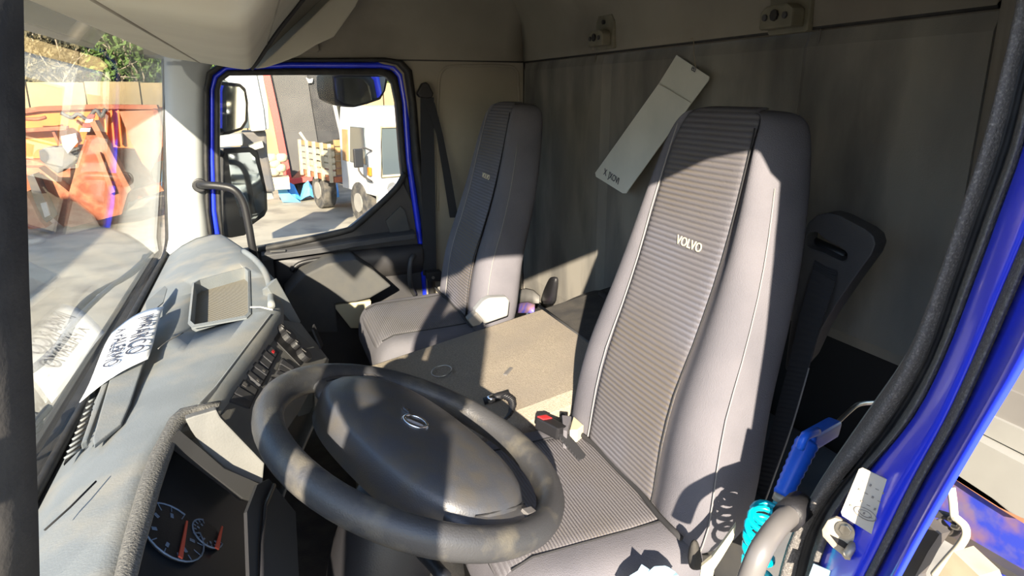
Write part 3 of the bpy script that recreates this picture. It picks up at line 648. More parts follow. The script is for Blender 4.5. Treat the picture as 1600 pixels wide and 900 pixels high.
# ================================================================== STEERING WHEEL
SWC = Vector((.172, .880, .815)); aT, bT = math.radians(22.5), -.18
SN = Vector((math.sin(aT) * math.cos(bT), math.sin(aT) * math.sin(bT), math.cos(aT)))
E2 = Vector((-.5, .86, 0)); E2 = (E2 - SN * E2.dot(SN)).normalized(); E1 = E2.cross(SN).normalized()
if E1.x < 0: E1 = -E1
def sw(a, b, c=0.0): return SWC + E1 * a + E2 * b + SN * c       # a: across the pad (towards driver), b: along the spokes, c: up the column
swt = thing('steering_wheel', SWC - SN * .12, 'dark grey two-spoke steering wheel with a large centre pad', 'steering wheel')
RR = .208
m_ = MB(); rings = []
for i in range(64):
    q = 2 * math.pi * i / 64; d = E1 * math.cos(q) + E2 * math.sin(q); c = SWC + d * RR
    rings.append([c + d * (.020 * math.cos(p)) + SN * (.0225 * math.sin(p)) for p in [2 * math.pi * j / 14 for j in range(14)]])
m_.loft(rings, closed=True).build('rim', 'wheelskin', swt, smooth=True)
# centre pad: domed, wide, with drawn-in waist at the spokes
rows = []; NQ = 40
def padr(q):
    c_, s_ = math.cos(q), math.sin(q); return 1 / ((abs(c_) / .106) ** 2.5 + (abs(s_) / .178) ** 2.5) ** (1 / 2.5)
for f_k, h_k in ((1.0, -.03), (1.0, .006), (.985, .016), (.94, .024), (.80, .030), (.5, .0345), (.2, .036)):
    rows.append([sw(math.cos(q) * padr(q) * f_k, math.sin(q) * padr(q) * f_k, h_k) for q in [2 * math.pi * i / NQ for i in range(NQ)]])
MB().loft(rows).build('airbag_pad', 'hubskin', swt, smooth=True)
for s in (-1, 1):
    rg = []
    for b, wd, h0, h1 in ((.13, .088, -.012, .020), (.155, .076, -.012, .018), (.178, .062, -.012, .014), (.196, .066, -.014, .012), (.208, .078, -.014, .010)):
        rg.append([sw(-wd, s * b, h0), sw(wd, s * b, h0), sw(wd, s * b, h1 * .3), sw(wd * .7, s * b, h1), sw(-wd * .7, s * b, h1), sw(-wd, s * b, h1 * .3)])
    MB().loft(rg).build('spoke', 'hubskin', swt, smooth=True, sub=1)
    tube('pad_joint', [sw(a, s * (.172 - 1.2 * a * a), .0175 - .9 * a * a) for a in (-.05, -.035, -.02, 0, .02, .035, .05)], .0012, 'recess', swt, n=6)
    box('horn_button', sw(.045, s * .182, .0135), (.02, .012, .006), 'greytube', swt, (E1, E2, SN), bevel=.001)
# emblem: ring, arrow and bar
em = sw(-.008, .012, .0365)
eo = tube('emblem', [em + E1 * (.017 * math.cos(q)) + E2 * (.017 * math.sin(q)) for q in [2 * math.pi * i / 28 for i in range(28)]], .0024, 'chrome', swt, n=6, closed=True)
EX = (E2 * -.8 + E1 * .6); EY = SN.cross(EX)
MB().box(em, (.040, .0065, .003), (EX, EY, SN)).build('emblem_bar', 'chrome', eo)
prism('emblem_arrow', [em + EX * -.014 + EY * .014, em + EX * -.026 + EY * .025, em + EX * -.013 + EY * .025 + EX * -.002], SN * .003, 'chrome', eo)
rgs = [[SWC - SN * d + E1 * (r * math.cos(q)) + E2 * (r * math.sin(q)) for q in [2 * math.pi * i / 20 for i in range(20)]] for d, r in ((-.004, .07), (.03, .065), (.06, .055), (.07, .045))]
MB().loft(rgs).build('boss', 'blackplastic', swt, smooth=True)
# steering column
scx = thing('steering_column', SWC - SN * .45, 'dark plastic steering column shroud under the wheel', 'steering column')
cA = SWC - SN * .07; cdir = Vector((-.28, .02, -1)).normalized()
rgs = []
for d, w, h in ((0, .055, .055), (.05, .075, .07), (.12, .085, .075), (.24, .075, .065), (.42, .06, .055)):
    c = cA + cdir * d; ax1 = Vector((1, 0, -.28)).normalized(); ax2 = Vector((0, 1, 0))
    rgs.append([c + ax1 * (h * math.cos(q)) + ax2 * (w * math.sin(q)) for q in [2 * math.pi * i / 18 for i in range(18)]])
MB().loft(rgs)  .build('shroud', 'blackplastic', scx, smooth=True)
for s, e in ((1, .02), (-1, -.01)):
    p = cA + cdir * .04
    tube('stalk', spline([p + Vector((0, s * .05, 0)), p + Vector((.02, s * .12, .02 + e)), p + Vector((.03, s * .19, .035 + e))], 4), [.007] * 4 + [.009] * 5, 'blackplastic', scx)
tube('tilt_lever', [cA + cdir * .16 + Vector((.05, .06, 0)), cA + cdir * .17 + Vector((.10, .07, -.02))], .007, 'metal', scx)

# ================================================================== DASHBOARD
db = thing('dashboard', (-.2, 1.44, .3), 'long grey moulded dashboard under the windscreen', 'dashboard')
CR = [(-.150, 2.425, .855), (-.139, 2.385, .860), (-.087, 2.19, .860), (-.042, 1.972, .860), (-.005, 1.763, .860), (.001, 1.60, .860), (-.004, 1.473, .860), (-.050, 1.29, .860), (-.099, 1.108, .860), (-.121, 1.029, .860), (-.138, .985, .860),
      (-.158, .895, .860), (-.164, .789, .860), (-.166, .652, .858), (-.168, .47, .855)]
CR = [Vector(c) for c in CR]
rows = []
for c in CR:
    f0 = Vector((-.300, c.y, .785)); f1 = Vector((-.296, c.y, .800))
    rows.append([f0, f1, f1.lerp(c, .25) + Vector((0, 0, .012)), f1.lerp(c, .55) + Vector((0, 0, .016)), f1.lerp(c, .85) + Vector((0, 0, .008)), c] + ([c + Vector((.014, 0, -.008)), c + Vector((.018, 0, -.03)), c + Vector((.012, 0, -.05))] if c.y > 1.0 else [c + Vector((.002, 0, -.010)), c + Vector((-.02, 0, -.016)), c + Vector((-.04, 0, -.02))]))
shell = MB().sheet(rows).build('top_shell', 'dash', db, smooth=True, solid=.006)
def cut(o, pts, depth):
    c = prism('cutter', pts, (0, 0, depth), 'dash'); md = o.modifiers.new('cut', 'BOOLEAN'); md.object = c; md.operation = 'DIFFERENCE'; md.solver = 'EXACT'
    dg = bpy.context.evaluated_depsgraph_get(); me = bpy.data.meshes.new_from_object(o.evaluated_get(dg)); o.modifiers.clear(); o.data = me
    bpy.data.objects.remove(c, do_unlink=True)
# passenger lower fascia
rows = []
for c in CR[:7]:
    rows.append([c + Vector((.016, 0, -.045)), c + Vector((.045, 0, -.10)), c + Vector((.075, 0, -.17)), c + Vector((.07, 0, -.26)), c + Vector((.0, 0, -.40)), c + Vector((-.06, 0, -.55))])
MB().sheet(rows).build('lower_fascia', 'dashlow', db, smooth=True, solid=.006)
# lit ridge between the speaker recess and the vents
rg = spline([px(u, v, Z=.868) for u, v in ((380, 392), (398, 405), (414, 425), (422, 450), (424, 478))], 4)
tube('ridge', rg, .008, 'dash', db)
tube('ridge_joint', [px(u, v, Z=.873) for u, v in ((391, 480), (408, 480), (426, 484))], .0016, 'whiteplastic', db, n=5)
# recessed speaker tray
tpx = ((303, 443), (312, 438), (382, 419), (388, 424), (389, 488), (383, 494), (304, 508), (297, 502))
tray = [px(u, v, Z=.865) for u, v in tpx]; bpy.context.view_layer.update()
cut(shell, [p + Vector((0, 0, -.06)) for p in tray], .12)
ctr_ = sum(tray, Vector()) / len(tray)
tin = [ctr_ + (p - ctr_) * .95 + Vector((0, 0, -.030)) for p in tray]
tlip = [ctr_ + (p - ctr_) * 1.06 + Vector((0, 0, -.002)) for p in tray]
sp = MB(); n_ = len(tray)
sp.add(tlip + tray + tin, [(k * n_ + i, k * n_ + (i + 1) % n_, (k + 1) * n_ + (i + 1) % n_, (k + 1) * n_ + i) for k in (0, 1) for i in range(n_)])
sp.build('speaker_tray', 'dash', db, solid=.003)
prism('speaker_mesh', [p + Vector((0, 0, .004)) for p in tin], (0, 0, -.004), 'speaker', db)
# square vent/hatch in front of the tray, and its flap
hat = [px(u, v, Z=.842) for u, v in ((228, 478), (258, 452), (262, 456), (256, 478), (230, 500))]
prism('top_hatch', [p + Vector((0, 0, .006)) for p in hat], (0, 0, .003), 'dash', db, bevel=.001)
# raised strip and defroster outlet near the windscreen on the driver's side
hz = .845
prism('defroster_cover', [px(u, v, Z=hz) for u, v in ((228, 562), (204, 635), (190, 668), (148, 702), (146, 690), (172, 598))], (0, 0, .006), 'dash', db, bevel=.002)
prism('defroster_bar', [px(u, v, Z=.838) for u, v in ((166, 592), (175, 592), (138, 698), (128, 704))], (0, 0, .010), 'dash', db, bevel=.002)
dg_ = prism('defroster_slot', [px(u, v, Z=.826) for u, v in ((141, 618), (150, 617), (128, 700), (100, 728))], (0, 0, .003), 'recess', db)
for i in range(10):
    t = i / 9; a = px(149 - 24 * t, 622 + 80 * t, Z=.831); b = px(139 - 38 * t, 628 + 88 * t, Z=.831)
    tube('defroster_fin', [a, b], .0018, 'dash', dg_, n=5)
tube('shell_joint', [px(u, v, Z=.866) for u, v in ((150, 752), (110, 792), (70, 828))], .0012, 'recess', db, n=5)
tube('shell_joint', spline([px(u, v, Z=.872) for u, v in ((286, 520), (262, 533), (247, 545))], 3), .0010, 'dashlow', db, n=5)
# driver-facing switch panel
A0 = Vector((-.004, 1.473, .86)); B0 = Vector((-.099, 1.108, .86))
al = (B0 - A0).normalized(); hd_ = Vector((-al.y, al.x, 0)); hd_ = hd_ if hd_.x > 0 else -hd_
dn = (hd_ * .62 + Vector((0, 0, -.785))).normalized(); PN = al.cross(dn).normalized()
if PN.x < 0: PN = -PN
P0 = A0 + hd_ * .022 + Vector((0, 0, -.035))
def sp_(u, v, off=0.0): return pxp(u, v, P0 + PN * off, PN)
m_ = MB()
prism('crest_face', [sp_(424, 489, .012), sp_(337, 603, .012), sp_(311, 630, .012), sp_(342, 640, .004), sp_(395, 552, .004), sp_(430, 500, .004)], PN * -.02, 'dash', db, bevel=.002)
prism('switch_panel', [sp_(u, v) for u, v in ((430, 500), (440, 497), (512, 560), (470, 640), (412, 728), (336, 656), (342, 640), (395, 552))], PN * -.06, 'dashlow', db, bevel=.003)
def qsub(q, a0, a1, b0, b1):
    f = lambda a, b: ((1 - a) * (1 - b) * q[0][0] + a * (1 - b) * q[1][0] + a * b * q[2][0] + (1 - a) * b * q[3][0], (1 - a) * (1 - b) * q[0][1] + a * (1 - b) * q[1][1] + a * b * q[2][1] + (1 - a) * b * q[3][1])
    return [f(a0, b0), f(a1, b0), f(a1, b1), f(a0, b1)]
banks = [([(412, 531), (437, 550), (421, 578), (398, 558)], 3), ([(396, 562), (423, 580), (409, 604), (383, 582)], 3), ([(379, 589), (405, 609), (391, 638), (357, 626)], 3), ([(441, 559), (462, 574), (452, 592), (430, 585)], 3), ([(424, 588), (436, 596), (424, 618), (412, 610)], 2)]
for bi, (q, k) in enumerate(banks):
    prism('switch_bezel', [sp_(u, v, .0015) for u, v in q], PN * -.004, 'blackplastic', db, bevel=.0008)
    for i in range(k):
        s_ = qsub(q, .06, .94, (i + .08) / k, (i + .92) / k)
        p = [sp_(u, v, .0055 if (i + bi) % 2 else .004) for u, v in s_]
        sw_ = prism('rocker_switch', p, PN * -.006, 'darkplastic', db, bevel=.0012)
        if (bi, i) in ((2, 0), (1, 0), (1, 2), (0, 0)):
            g = qsub(s_, .12, .38, .25, .75) if bi == 2 else qsub(s_, .66, .82, .3, .7)
            prism('switch_symbol', [sp_(u, v, .0062) for u, v in g], PN * -.0006, 'redplastic' if (bi, i) == (0, 0) else 'greytube', sw_)
clim = [(430, 507), (480, 552), (469, 571), (422, 523)]
prism('climate_panel', [sp_(u, v, .002) for u, v in clim], PN * -.004, 'blackplastic', db, bevel=.001)
for u, v, r in ((437, 517, .010), (448, 528, .017), (459, 541, .010), (472, 557, .017)):
    c = sp_(u, v, .002); kn = MB().loft([disc(c + PN * h, PN, r * f, 20) for h, f in ((0, 1.0), (.010, .95), (.013, .85))]).build('knob', 'blackplastic', db, smooth=False)
    a_ = disc(c, PN, r, 20)[3] - c
    box('pointer', c + PN * .0135 + a_ * .5, (r * .7, .002, .001), 'greytube', kn, (a_.normalized(), PN.cross(a_).normalized(), PN))
# passenger-facing vents on the end of the console
VN = Vector((.72, .45, .53)).normalized(); V0 = px(447, 470, Y=1.62)
card_px('vent_bezel', [(424, 438), (432, 434), (470, 502), (466, 514), (428, 478)], 'dash', V0, VN, .03, db, bevel=.002)
for q in (((428, 438), (441, 452), (452, 470), (437, 458)), ((436, 460), (450, 470), (466, 500), (463, 506), (440, 484))):
    hole = card_px('vent_opening', q, 'recess', V0 + VN * .002, VN, .004, db)
for i in range(8):
    t = i / 7
    a = pxp(430 + 34 * t, 441 + 60 * t, V0 + VN * .004, VN); b = pxp(438 + 28 * t, 447 + 52 * t + 6, V0 + VN * .004, VN)
    tube('vent_slat', [a, a.lerp(b, .5) + Vector((0, 0, -.006)), b + Vector((0, 0, -.014))], .0018, 'darkplastic', db, n=5)
tube('vent_frame', [pxp(u, v, V0 + VN * .006, VN) for u, v in ((432, 452), (447, 470), (458, 484), (464, 505))], .0022, 'whiteplastic', db, n=5)
prism('console_side', [px(u, v, Y=y) for u, v, y in ((470, 505, 1.64), (514, 562, 1.60), (500, 640, 1.55), (440, 500, 1.50))], (-.05, .0, -.01), 'dashlow', db)
prism('ashtray', [px(u, v, Y=y) + Vector((.004, 0, 0)) for u, v, y in ((486, 508, 1.63), (500, 540, 1.61), (497, 546, 1.60), (484, 516, 1.62))], (.004, 0, .002), 'blackplastic', db)
# instrument binnacle
lip_o = [(345, 628), (312, 634), (285, 640), (268, 655), (252, 685), (236, 715), (220, 760), (206, 810), (194, 855), (184, 900), (175, 950)]
lip_i = [(340, 640), (312, 646), (296, 653), (283, 668), (272, 692), (261, 722), (247, 765), (235, 810), (222, 855), (211, 900), (200, 950)]
rows = [[px(a[0] - 3, a[1], Z=.858), px(a[0], a[1], Z=.866), px(*[(a[i] * .6 + b[i] * .4) for i in (0, 1)], Z=.868), px(b[0], b[1], Z=.862), px(b[0] + 1, b[1] + 1, Z=.854), px(b[0] - 4, b[1], Z=.845) + Vector((-.05, 0, 0))] for a, b in zip(lip_o, lip_i)]
MB().sheet(rows).build('binnacle_lip', 'dashlip', db, smooth=True, solid=.004)
CN_ = Vector((.74, -.05, .67)).normalized(); C0 = px(270, 830, Y=.85)
cl = card_px('cluster_face', [(262, 680), (400, 760), (396, 960), (190, 960), (235, 790)], 'dial', C0, CN_, .01, db)
card_px('binnacle_wall', [(289, 655), (303, 650), (338, 640), (344, 652), (413, 724), (410, 757), (385, 748), (350, 730), (318, 702), (298, 672)], 'dashlow', px(345, 690, Y=.94), Vector((.12, -1, .15)), .02, db, bevel=.002)
card_px('binnacle_floor', [(280, 672), (318, 704), (350, 732), (410, 758), (402, 780), (380, 778), (265, 690)], 'recess', px(345, 722, Y=.915), Vector((.5, -.55, .6)), .01, db)  # near-black panel, its colour stands for the shade inside the binnacle
card_px('column_side', [(402, 758), (420, 748), (462, 800), (470, 960), (392, 960), (386, 800)], 'recess', px(420, 830, Y=.80), Vector((.95, -.1, .3)), .004, db)  # near-black and turned from the sun to stand for a cast shadow
tube('side_rib', [pxp(u, v, px(420, 830, Y=.80) + Vector((.004, -.002, 0)), Vector((.95, -.1, .3))) for u, v in ((428, 758), (414, 790), (409, 850), (408, 950))], .003, 'blackplastic', db, n=6)
def dialo(u, v, r, name, needle, rng):
    c = pxp(u, v, C0 + CN_ * .002, CN_)
    e1 = (pxp(u + 10, v - 4, C0, CN_) - pxp(u, v, C0, CN_)); e1 = (e1 - CN_ * e1.dot(CN_)).normalized(); e2 = CN_.cross(e1)
    d_ = prism(name, disc(c, CN_, r, 32), CN_ * .002, 'blackplastic', db)
    tube('dial_ring', [c + CN_ * .003 + e1 * (r * math.cos(q)) + e2 * (r * math.sin(q)) for q in [rng[0] + (rng[1] - rng[0]) * i / 24 for i in range(25)]], .0012, 'dialmark', d_, n=5)
    m_ = MB()
    for i in range(13):
        q = rng[0] + (rng[1] - rng[0]) * i / 12; w = e1 * math.cos(q) + e2 * math.sin(q)
        m_.box(c + CN_ * .0028 + w * (r * .88), (r * (.18 if i % 2 else .28), .0012, .0006), (w, CN_.cross(w), CN_))
    for i in (1, 3, 5, 7, 9, 11):
        q = rng[0] + (rng[1] - rng[0]) * i / 12; w = e1 * math.cos(q) + e2 * math.sin(q)
        m_.box(c + CN_ * .0028 + w * (r * .62), (r * .16, r * .10, .0006), (w, CN_.cross(w), CN_))
    m_.build('dial_marks', 'dialmark', d_)
    a, b = needle
    nd = (pxp(*b, C0, CN_) - pxp(*a, C0, CN_)); p = pxp(*a, C0 + CN_ * .006, CN_); w = nd.normalized()
    prism('needle', [p + CN_.cross(w) * .003, p - CN_.cross(w) * .003, p + nd - CN_.cross(w) * .0012, p + nd + CN_.cross(w) * .0012], CN_ * .002, 'redneedle', d_)
    return d_
dialo(268, 833, .046, 'speedometer', ((281, 872), (291, 816)), (math.radians(20), math.radians(340)))
dialo(322, 836, .024, 'fuel_gauge', ((338, 858), (346, 824)), (math.radians(60), math.radians(300)))
# dark block below the dashboard on the driver's side
MB().prism([(-.30, .50, .78), (-.19, .50, .70), (-.10, .50, .55), (-.08, .50, .30), (-.30, .50, .25)], (0, .72, 0)).build('knee_panel', 'blackplastic', db)
struct(box('pedal_board', (.05, 1.0, .19), (.28, .45, .03), 'mat', bevel=.005), 'rubber mat under the pedals', 'floor')
pdl = thing('foot_pedal', (.0, .86, .2), 'tan edged foot pedal below the steering wheel', 'pedal')
prism('pad', [px(u, v, Z=.32) for u, v in ((596, 893), (640, 878), (650, 884), (604, 905))], (0, 0, .02), 'panelbrown', pdl, bevel=.003)
tube('lever', [px(625, 892, Z=.32), px(622, 893, Z=.24)], .01, 'blackplastic', pdl)

# ---- paper on the dashboard
pp = thing('paper_sheet', px(185, 555, Z=.85), 'white handwritten paper sheet lying on the dashboard by the windscreen', 'paper')
q = [(256, 479), (231, 560), (124, 628), (175, 520)]
QZ = (.862, .860, .838, .838)
Q = [px(u, v, Z=z) for (u, v), z in zip(q, QZ)]
rows = []
for i in range(9):
    b = i / 8; r_ = []
    for j in range(9):
        a = j / 8; p = (Q[0].lerp(Q[1], a)).lerp(Q[3].lerp(Q[2], a), b)
        p.z += .012 * math.sin(math.pi * b) * (1 - .4 * a) + .004 * math.sin(6 * a); r_.append(p)
    rows.append(r_)
MB().sheet(rows).build('sheet', 'paper', pp, smooth=True, solid=.0008)
ex_ = (Q[1] - Q[0]).normalized(); ey_ = (Q[0] - Q[3])
def onp(a, b):
    p = (Q[0].lerp(Q[1], a)).lerp(Q[3].lerp(Q[2], a), b); p.z += .012 * math.sin(math.pi * b) * (1 - .4 * a) + .004 * math.sin(6 * a) + .003; return p
wl_ = (Q[1] - Q[0]).length
for s_, b in (('IMBARCO', .30), ('X PALERMO', .68)):
    c0, c1 = onp(.08, b), onp(.92, b); per = ey_
    text('handwriting', s_, wl_ * (.150 if len(s_) < 8 else .118), c0.lerp(c1, .5) + Vector((0, 0, .001)), c1 - c0, per, 'ink', pp, extrude=.0003)

# ---- wipers outside
for k, (pts, lab) in enumerate(((((262, 392), (235, 420), (205, 445), (170, 480), (140, 520), (120, 560)), 'black windscreen wiper lying low, far end near the corner'), (((128, 630), (105, 660), (80, 700), (62, 735), (45, 770)), 'black windscreen wiper lying low in front of the near side'))):
    wp = thing('wiper', px(*pts[-1], Z=.80) + Vector((-.04, 0, 0)), lab, 'wiper')
    path = spline([px(u, v, Z=.83) + Vector((-.045, 0, .0)) for u, v in pts], 4)
    tube('arm', path, .006, 'blackplastic', wp, n=6)
    tube('blade', [p + Vector((-.02 + .015 * math.sin(i * .5), 0, -.012)) for i, p in enumerate(path)], .008, 'rubber', wp, n=6)
    for i in (4, 9, 14):
        if i < len(path): tube('claw', [path[i], path[i] + Vector((-.02, .0, -.012))], .004, 'metal', wp, n=6)

# ================================================================== AIR GUN, COIL HOSE, GRAB TUBE (by the near door)
ag = thing('air_gun', px(1250, 720, Y=.64), 'bright blue air blow gun standing beside the near seat', 'air gun')
g0, g1 = px(1222, 775, Y=.64), px(1262, 690, Y=.66)
dir_ = (g1 - g0).normalized(); L_ = (g1 - g0).length
prof_ = [(0, .012), (.04, .0155)]
pts_, rad_ = [], []
for i in range(17):
    t = i / 16; pts_.append(g0.lerp(g1, t)); rad_.append(.0115 + .0035 * t + (.0014 if i % 2 else 0))
tube('grip', pts_, rad_, 'bluegun', ag, n=14)
h1 = px(1300, 668, Y=.70)
ax0 = (h1 - g1).normalized(); ax1 = Vector((0, 1, 0)); ax1 = (ax1 - ax0 * ax1.dot(ax0)).normalized(); ax2 = ax0.cross(ax1)
box('head', g1.lerp(h1, .5), ((h1 - g1).length + .012, .022, .026), 'bluegun', ag, (ax0, ax1, ax2), bevel=.006, seg=3)
tube('trigger', spline([px(1250, 700, Y=.62), px(1258, 682, Y=.62), px(1276, 674, Y=.64)], 4), .006, 'bluegun', ag)
tube('nozzle', spline([px(u, v, Y=y) for u, v, y in ((1300, 668, .70), (1330, 640, .72), (1345, 631, .73), (1372, 629, .75))], 4), .0035, 'metal', ag)
tube('collar', [px(1223, 772, Y=.64), px(1219, 783, Y=.64)], .011, 'hinge', ag)
ch = thing('coil_hose', px(1185, 880, Y=.6), 'cyan coiled air hose hanging under the blue gun', 'hose')
tube('lead', spline([px(1219, 780, Y=.64), px(1212, 800, Y=.635), px(1206, 812, Y=.62)], 4), .0075, 'cyan', ch)
cp = []; N_ = 8 * 14
base = spline([px(u, v, Y=y) for u, v, y in ((1198, 800, .62), (1188, 830, .60), (1184, 880, .60), (1178, 970, .60))], 60)
for i in range(N_):
    q = 2 * math.pi * i / 14; c = base[int(i / N_ * (len(base) - 1))]
    cp.append(c + Vector((.017 * math.cos(q), .017 * math.sin(q), .004 * math.sin(q))))
tube('coil', cp, .0040, 'cyan', ch, n=8)
gb = thing('floor_grab_tube', px(1180, 890, Y=.5), 'bent grey tube beside the coil hose at the bottom edge', 'tube')
tube('tube', spline([px(u, v, Y=y) for u, v, y in ((1236, 803, .53), (1222, 815, .52), (1205, 835, .51), (1185, 868, .50), (1165, 920, .50))], 6), .0125, 'greytube', gb, n=14)
tube('socket', [px(1230, 808, Y=.527), px(1250, 790, Y=.545)], .017, 'blackplastic', gb, n=14)
bf = thing('belt_boot', px(1092, 860, Y=.68), 'frayed black cloth boot below the near seat edge', 'boot')
MB().loft([[px(u, v, Y=y) for u, v, y in ((l, vv, .70), ((l + r) / 2, vv - 3, .67), (r, vv, .69), ((l + r) / 2, vv + 2, .73))] for l, r, vv in ((1078, 1092, 842), (1072, 1098, 856), (1068, 1102, 870), (1070, 1104, 882), (1074, 1104, 892))]).build('cloth', 'mat', bf, smooth=True, sub=1)
cb = thing('cream_strap', px(1120, 880, Y=.66), 'torn cream strap beside the frayed boot', 'strap')
MB().prism([px(u, v, Y=.64) for u, v in ((1096, 885), (1112, 872), (1130, 848), (1150, 820), (1146, 842), (1128, 872), (1116, 890), (1110, 920), (1092, 920))], (.004, .006, 0)).build('webbing', 'cream', cb)
wbg = thing('plastic_wrapping', px(1020, 895, Z=.66), 'crumpled pale blue plastic wrapping at the bottom edge', 'wrapping')
rnd = random.Random(3); rings = []
for i in range(9):
    t = i / 8; c = px(984 + 70 * t, 914 - 8 * math.sin(math.pi * t), Z=.66)
    rings.append([c + Vector(((.012 + .014 * math.sin(math.pi * t)) * math.cos(q) * rnd.uniform(.6, 1.3), 0, (.008 + .016 * math.sin(math.pi * t)) * math.sin(q) * rnd.uniform(.6, 1.3))) for q in [2 * math.pi * j / 10 for j in range(10)]])
MB().loft(rings).build('film', 'iceblue', wbg)

# ================================================================== OUTSIDE
GZ = -.9
def slab(name, pts, Y, depth, m, parent=None, **k):
    return prism(name, [px(u, v, Y=Y) for u, v in pts], (0, depth, 0), m, parent, **k)
gr = MB().add([(-60, -40, GZ), (70, -40, GZ), (70, 60, GZ), (-60, 60, GZ)], [(0, 1, 2, 3)]).build('ground', 'ground')
struct(gr, 'pale dusty concrete yard', 'ground')
# boundary wall of cast panels
yw = thing('boundary_wall', (0, 19.1, GZ), 'sunlit yellowish concrete wall at the back of the yard', 'wall'); yw['kind'] = 'structure'
x = -14.0; k = 0
while x < 14:
    w_ = 1.15
    o = box('wall_panel', (x + w_ / 2, 19.1 + .02 * (k % 3), GZ + 1.23), (w_ - .03, .2, 2.46 + .04 * (k % 2)), 'yellowwall', yw)
    x += w_; k += 1
box('joint_backing', (0, 19.22, GZ + 1.2), (28, .06, 2.38), 'joint', yw)
# bank and bushes behind the wall
mat('scrub', (.05, .05, .025), 1.0, c2=(.03, .032, .016), nscale=1.5)
bk_ = MB().prism([(-16, 19.6, GZ), (-16, 30, GZ), (-16, 30, 6.0), (-16, 21, 1.6), (-16, 19.6, 1.2)], (32, 0, 0)).build('hillside', 'scrub'); struct(bk_, 'scrub covered bank behind the yard wall', 'ground')
def bush(x, y, z, rx, rz, m, seed, label, n=2400, branches=12):
    r = random.Random(seed); t = thing('bush', (x, y, z - rz), label, 'bush', 'scrub bushes above the yard wall')
    v, f = [], []
    for i in range(n):
        while True:
            p = Vector((r.uniform(-1, 1), r.uniform(-1, 1), r.uniform(-1, 1)))
            if .25 < p.length < 1 + .15 * r.random(): break
        c = Vector((x + p.x * rx, y + p.y * rx * .7, z + p.z * rz)); a = Vector((r.gauss(0, 1), r.gauss(0, 1), r.gauss(0, 1))).normalized() * r.uniform(.05, .11); b = Vector((r.gauss(0, 1), r.gauss(0, 1), r.gauss(0, 1))).normalized() * r.uniform(.03, .06)
        k = len(v); v += [c - a, c + b, c + a, c - b]; f.append((k, k + 1, k + 2, k + 3))
    fo = obj('foliage', v, f, m, t); fo['kind'] = 'stuff'
    mb = MB()
    for i in range(branches):
        e = Vector((x + r.uniform(-1, 1) * rx, y - r.uniform(.3, .9) * rx * .7, z + r.uniform(-.9, 1) * rz)); s = Vector((x + r.uniform(-.4, .4) * rx, y, z - rz))
        mb.tube([s, s.lerp(e, .5) + Vector((r.uniform(-.2, .2), -.2, r.uniform(-.1, .3))), e], [.03, .02, .008], 5)
    mb.build('branches', 'bark', t)
    return t
BL = [(-7.6, 20.3, 2.5, 1.2, 1.2, 'leafdry', 'dry brown bush leftmost above the wall'), (-5.6, 20.2, 2.4, 1.2, 1.15, 'leafdry', 'bare twiggy bush above the wall, left in the windscreen'), (-4.1, 20.3, 2.6, 1.0, 1.2, 'leafdry', 'tangled dry bush above the wall, mid windscreen'),
      (-2.9, 20.1, 2.3, .9, .95, 'leafgreen', 'green bush above the wall, right part of the windscreen view'), (-1.7, 20.2, 2.5, .9, 1.1, 'leafgreen', 'bright green bush above the wall beside the windscreen edge'), (-.2, 20.3, 2.4, 1.0, 1.1, 'leafgreen', 'green bush behind the far front pillar'),
      (1.2, 20.4, 2.5, 1.0, 1.1, 'leafdry', 'dry bush behind the grey tipper'), (3.2, 20.3, 2.3, 1.1, 1.0, 'leafgreen', 'green bush above the white lorry cab'), (5.2, 20.3, 2.4, 1.1, 1.1, 'leafdry', 'dry bush right of the white lorry cab')]
for i, (x, y, z, rx, rz, m, lab) in enumerate(BL): bush(x, y, z, rx, rz, m, 20 + i, lab)

# ---- orange skips in front of the windscreen
sk_ = thing('orange_skip', (-2.6, 14.6, GZ), 'bright orange tipping skip body in front of the yellow wall', 'skip')
slab('side_wall', [(20, 176), (60, 171), (150, 168), (200, 168), (246, 169), (258, 205), (258, 250), (210, 262), (20, 250)], 15.0, 1.2, 'orange', sk_)
slab('top_rail', [(20, 172), (62, 166), (150, 163), (245, 164), (247, 171), (150, 170), (62, 174), (20, 180)], 14.9, .25, 'rustred', sk_)
slab('rail', [(20, 202), (104, 197), (103, 203), (20, 208)], 14.7, .2, 'rustred', sk_)
slab('strut', [(80, 204), (84, 203), (94, 225), (90, 227)], 14.75, .15, 'rustred', sk_)
slab('lower_panel', [(20, 250), (110, 248), (110, 300), (20, 300)], 14.7, .4, 'rustred', sk_)
for i in range(4): slab('rib', [(150 + i * 11, 172), (153 + i * 11, 172), (158 + i * 11, 225), (155 + i * 11, 226)], 14.85, .15, 'orange', sk_)
tube('winch_cable', spline([px(u, v, Y=14.6) for u, v in ((95, 176), (112, 184), (122, 178), (136, 186), (150, 172), (158, 182), (165, 170))], 4), .035, 'darksteel', sk_, n=6)
tube('winch_cable', spline([px(u, v, Y=14.6) for u, v in ((40, 186), (60, 186), (72, 183))], 4), .03, 'rustred', sk_, n=6)
s3 = thing('rust_red_skip', (-2.6, 13.4, GZ), 'rust red skip with slanting sides standing before the orange one', 'skip')
slab('side_panel', [(108, 300), (122, 250), (140, 195), (147, 196), (200, 300), (190, 335), (170, 340), (112, 355), (100, 352)], 13.3, .5, 'rustred', s3)
slab('folded_flange', [(140, 192), (148, 188), (205, 296), (199, 303)], 13.1, .35, 'pinkrust', s3)
slab('rib', [(150, 240), (156, 238), (180, 300), (172, 303)], 13.2, .2, 'pinkrust', s3)
slab('inner_floor', [(165, 232), (215, 235), (222, 265), (240, 290), (205, 298), (200, 296)], 14.0, .4, 'rustred', s3)
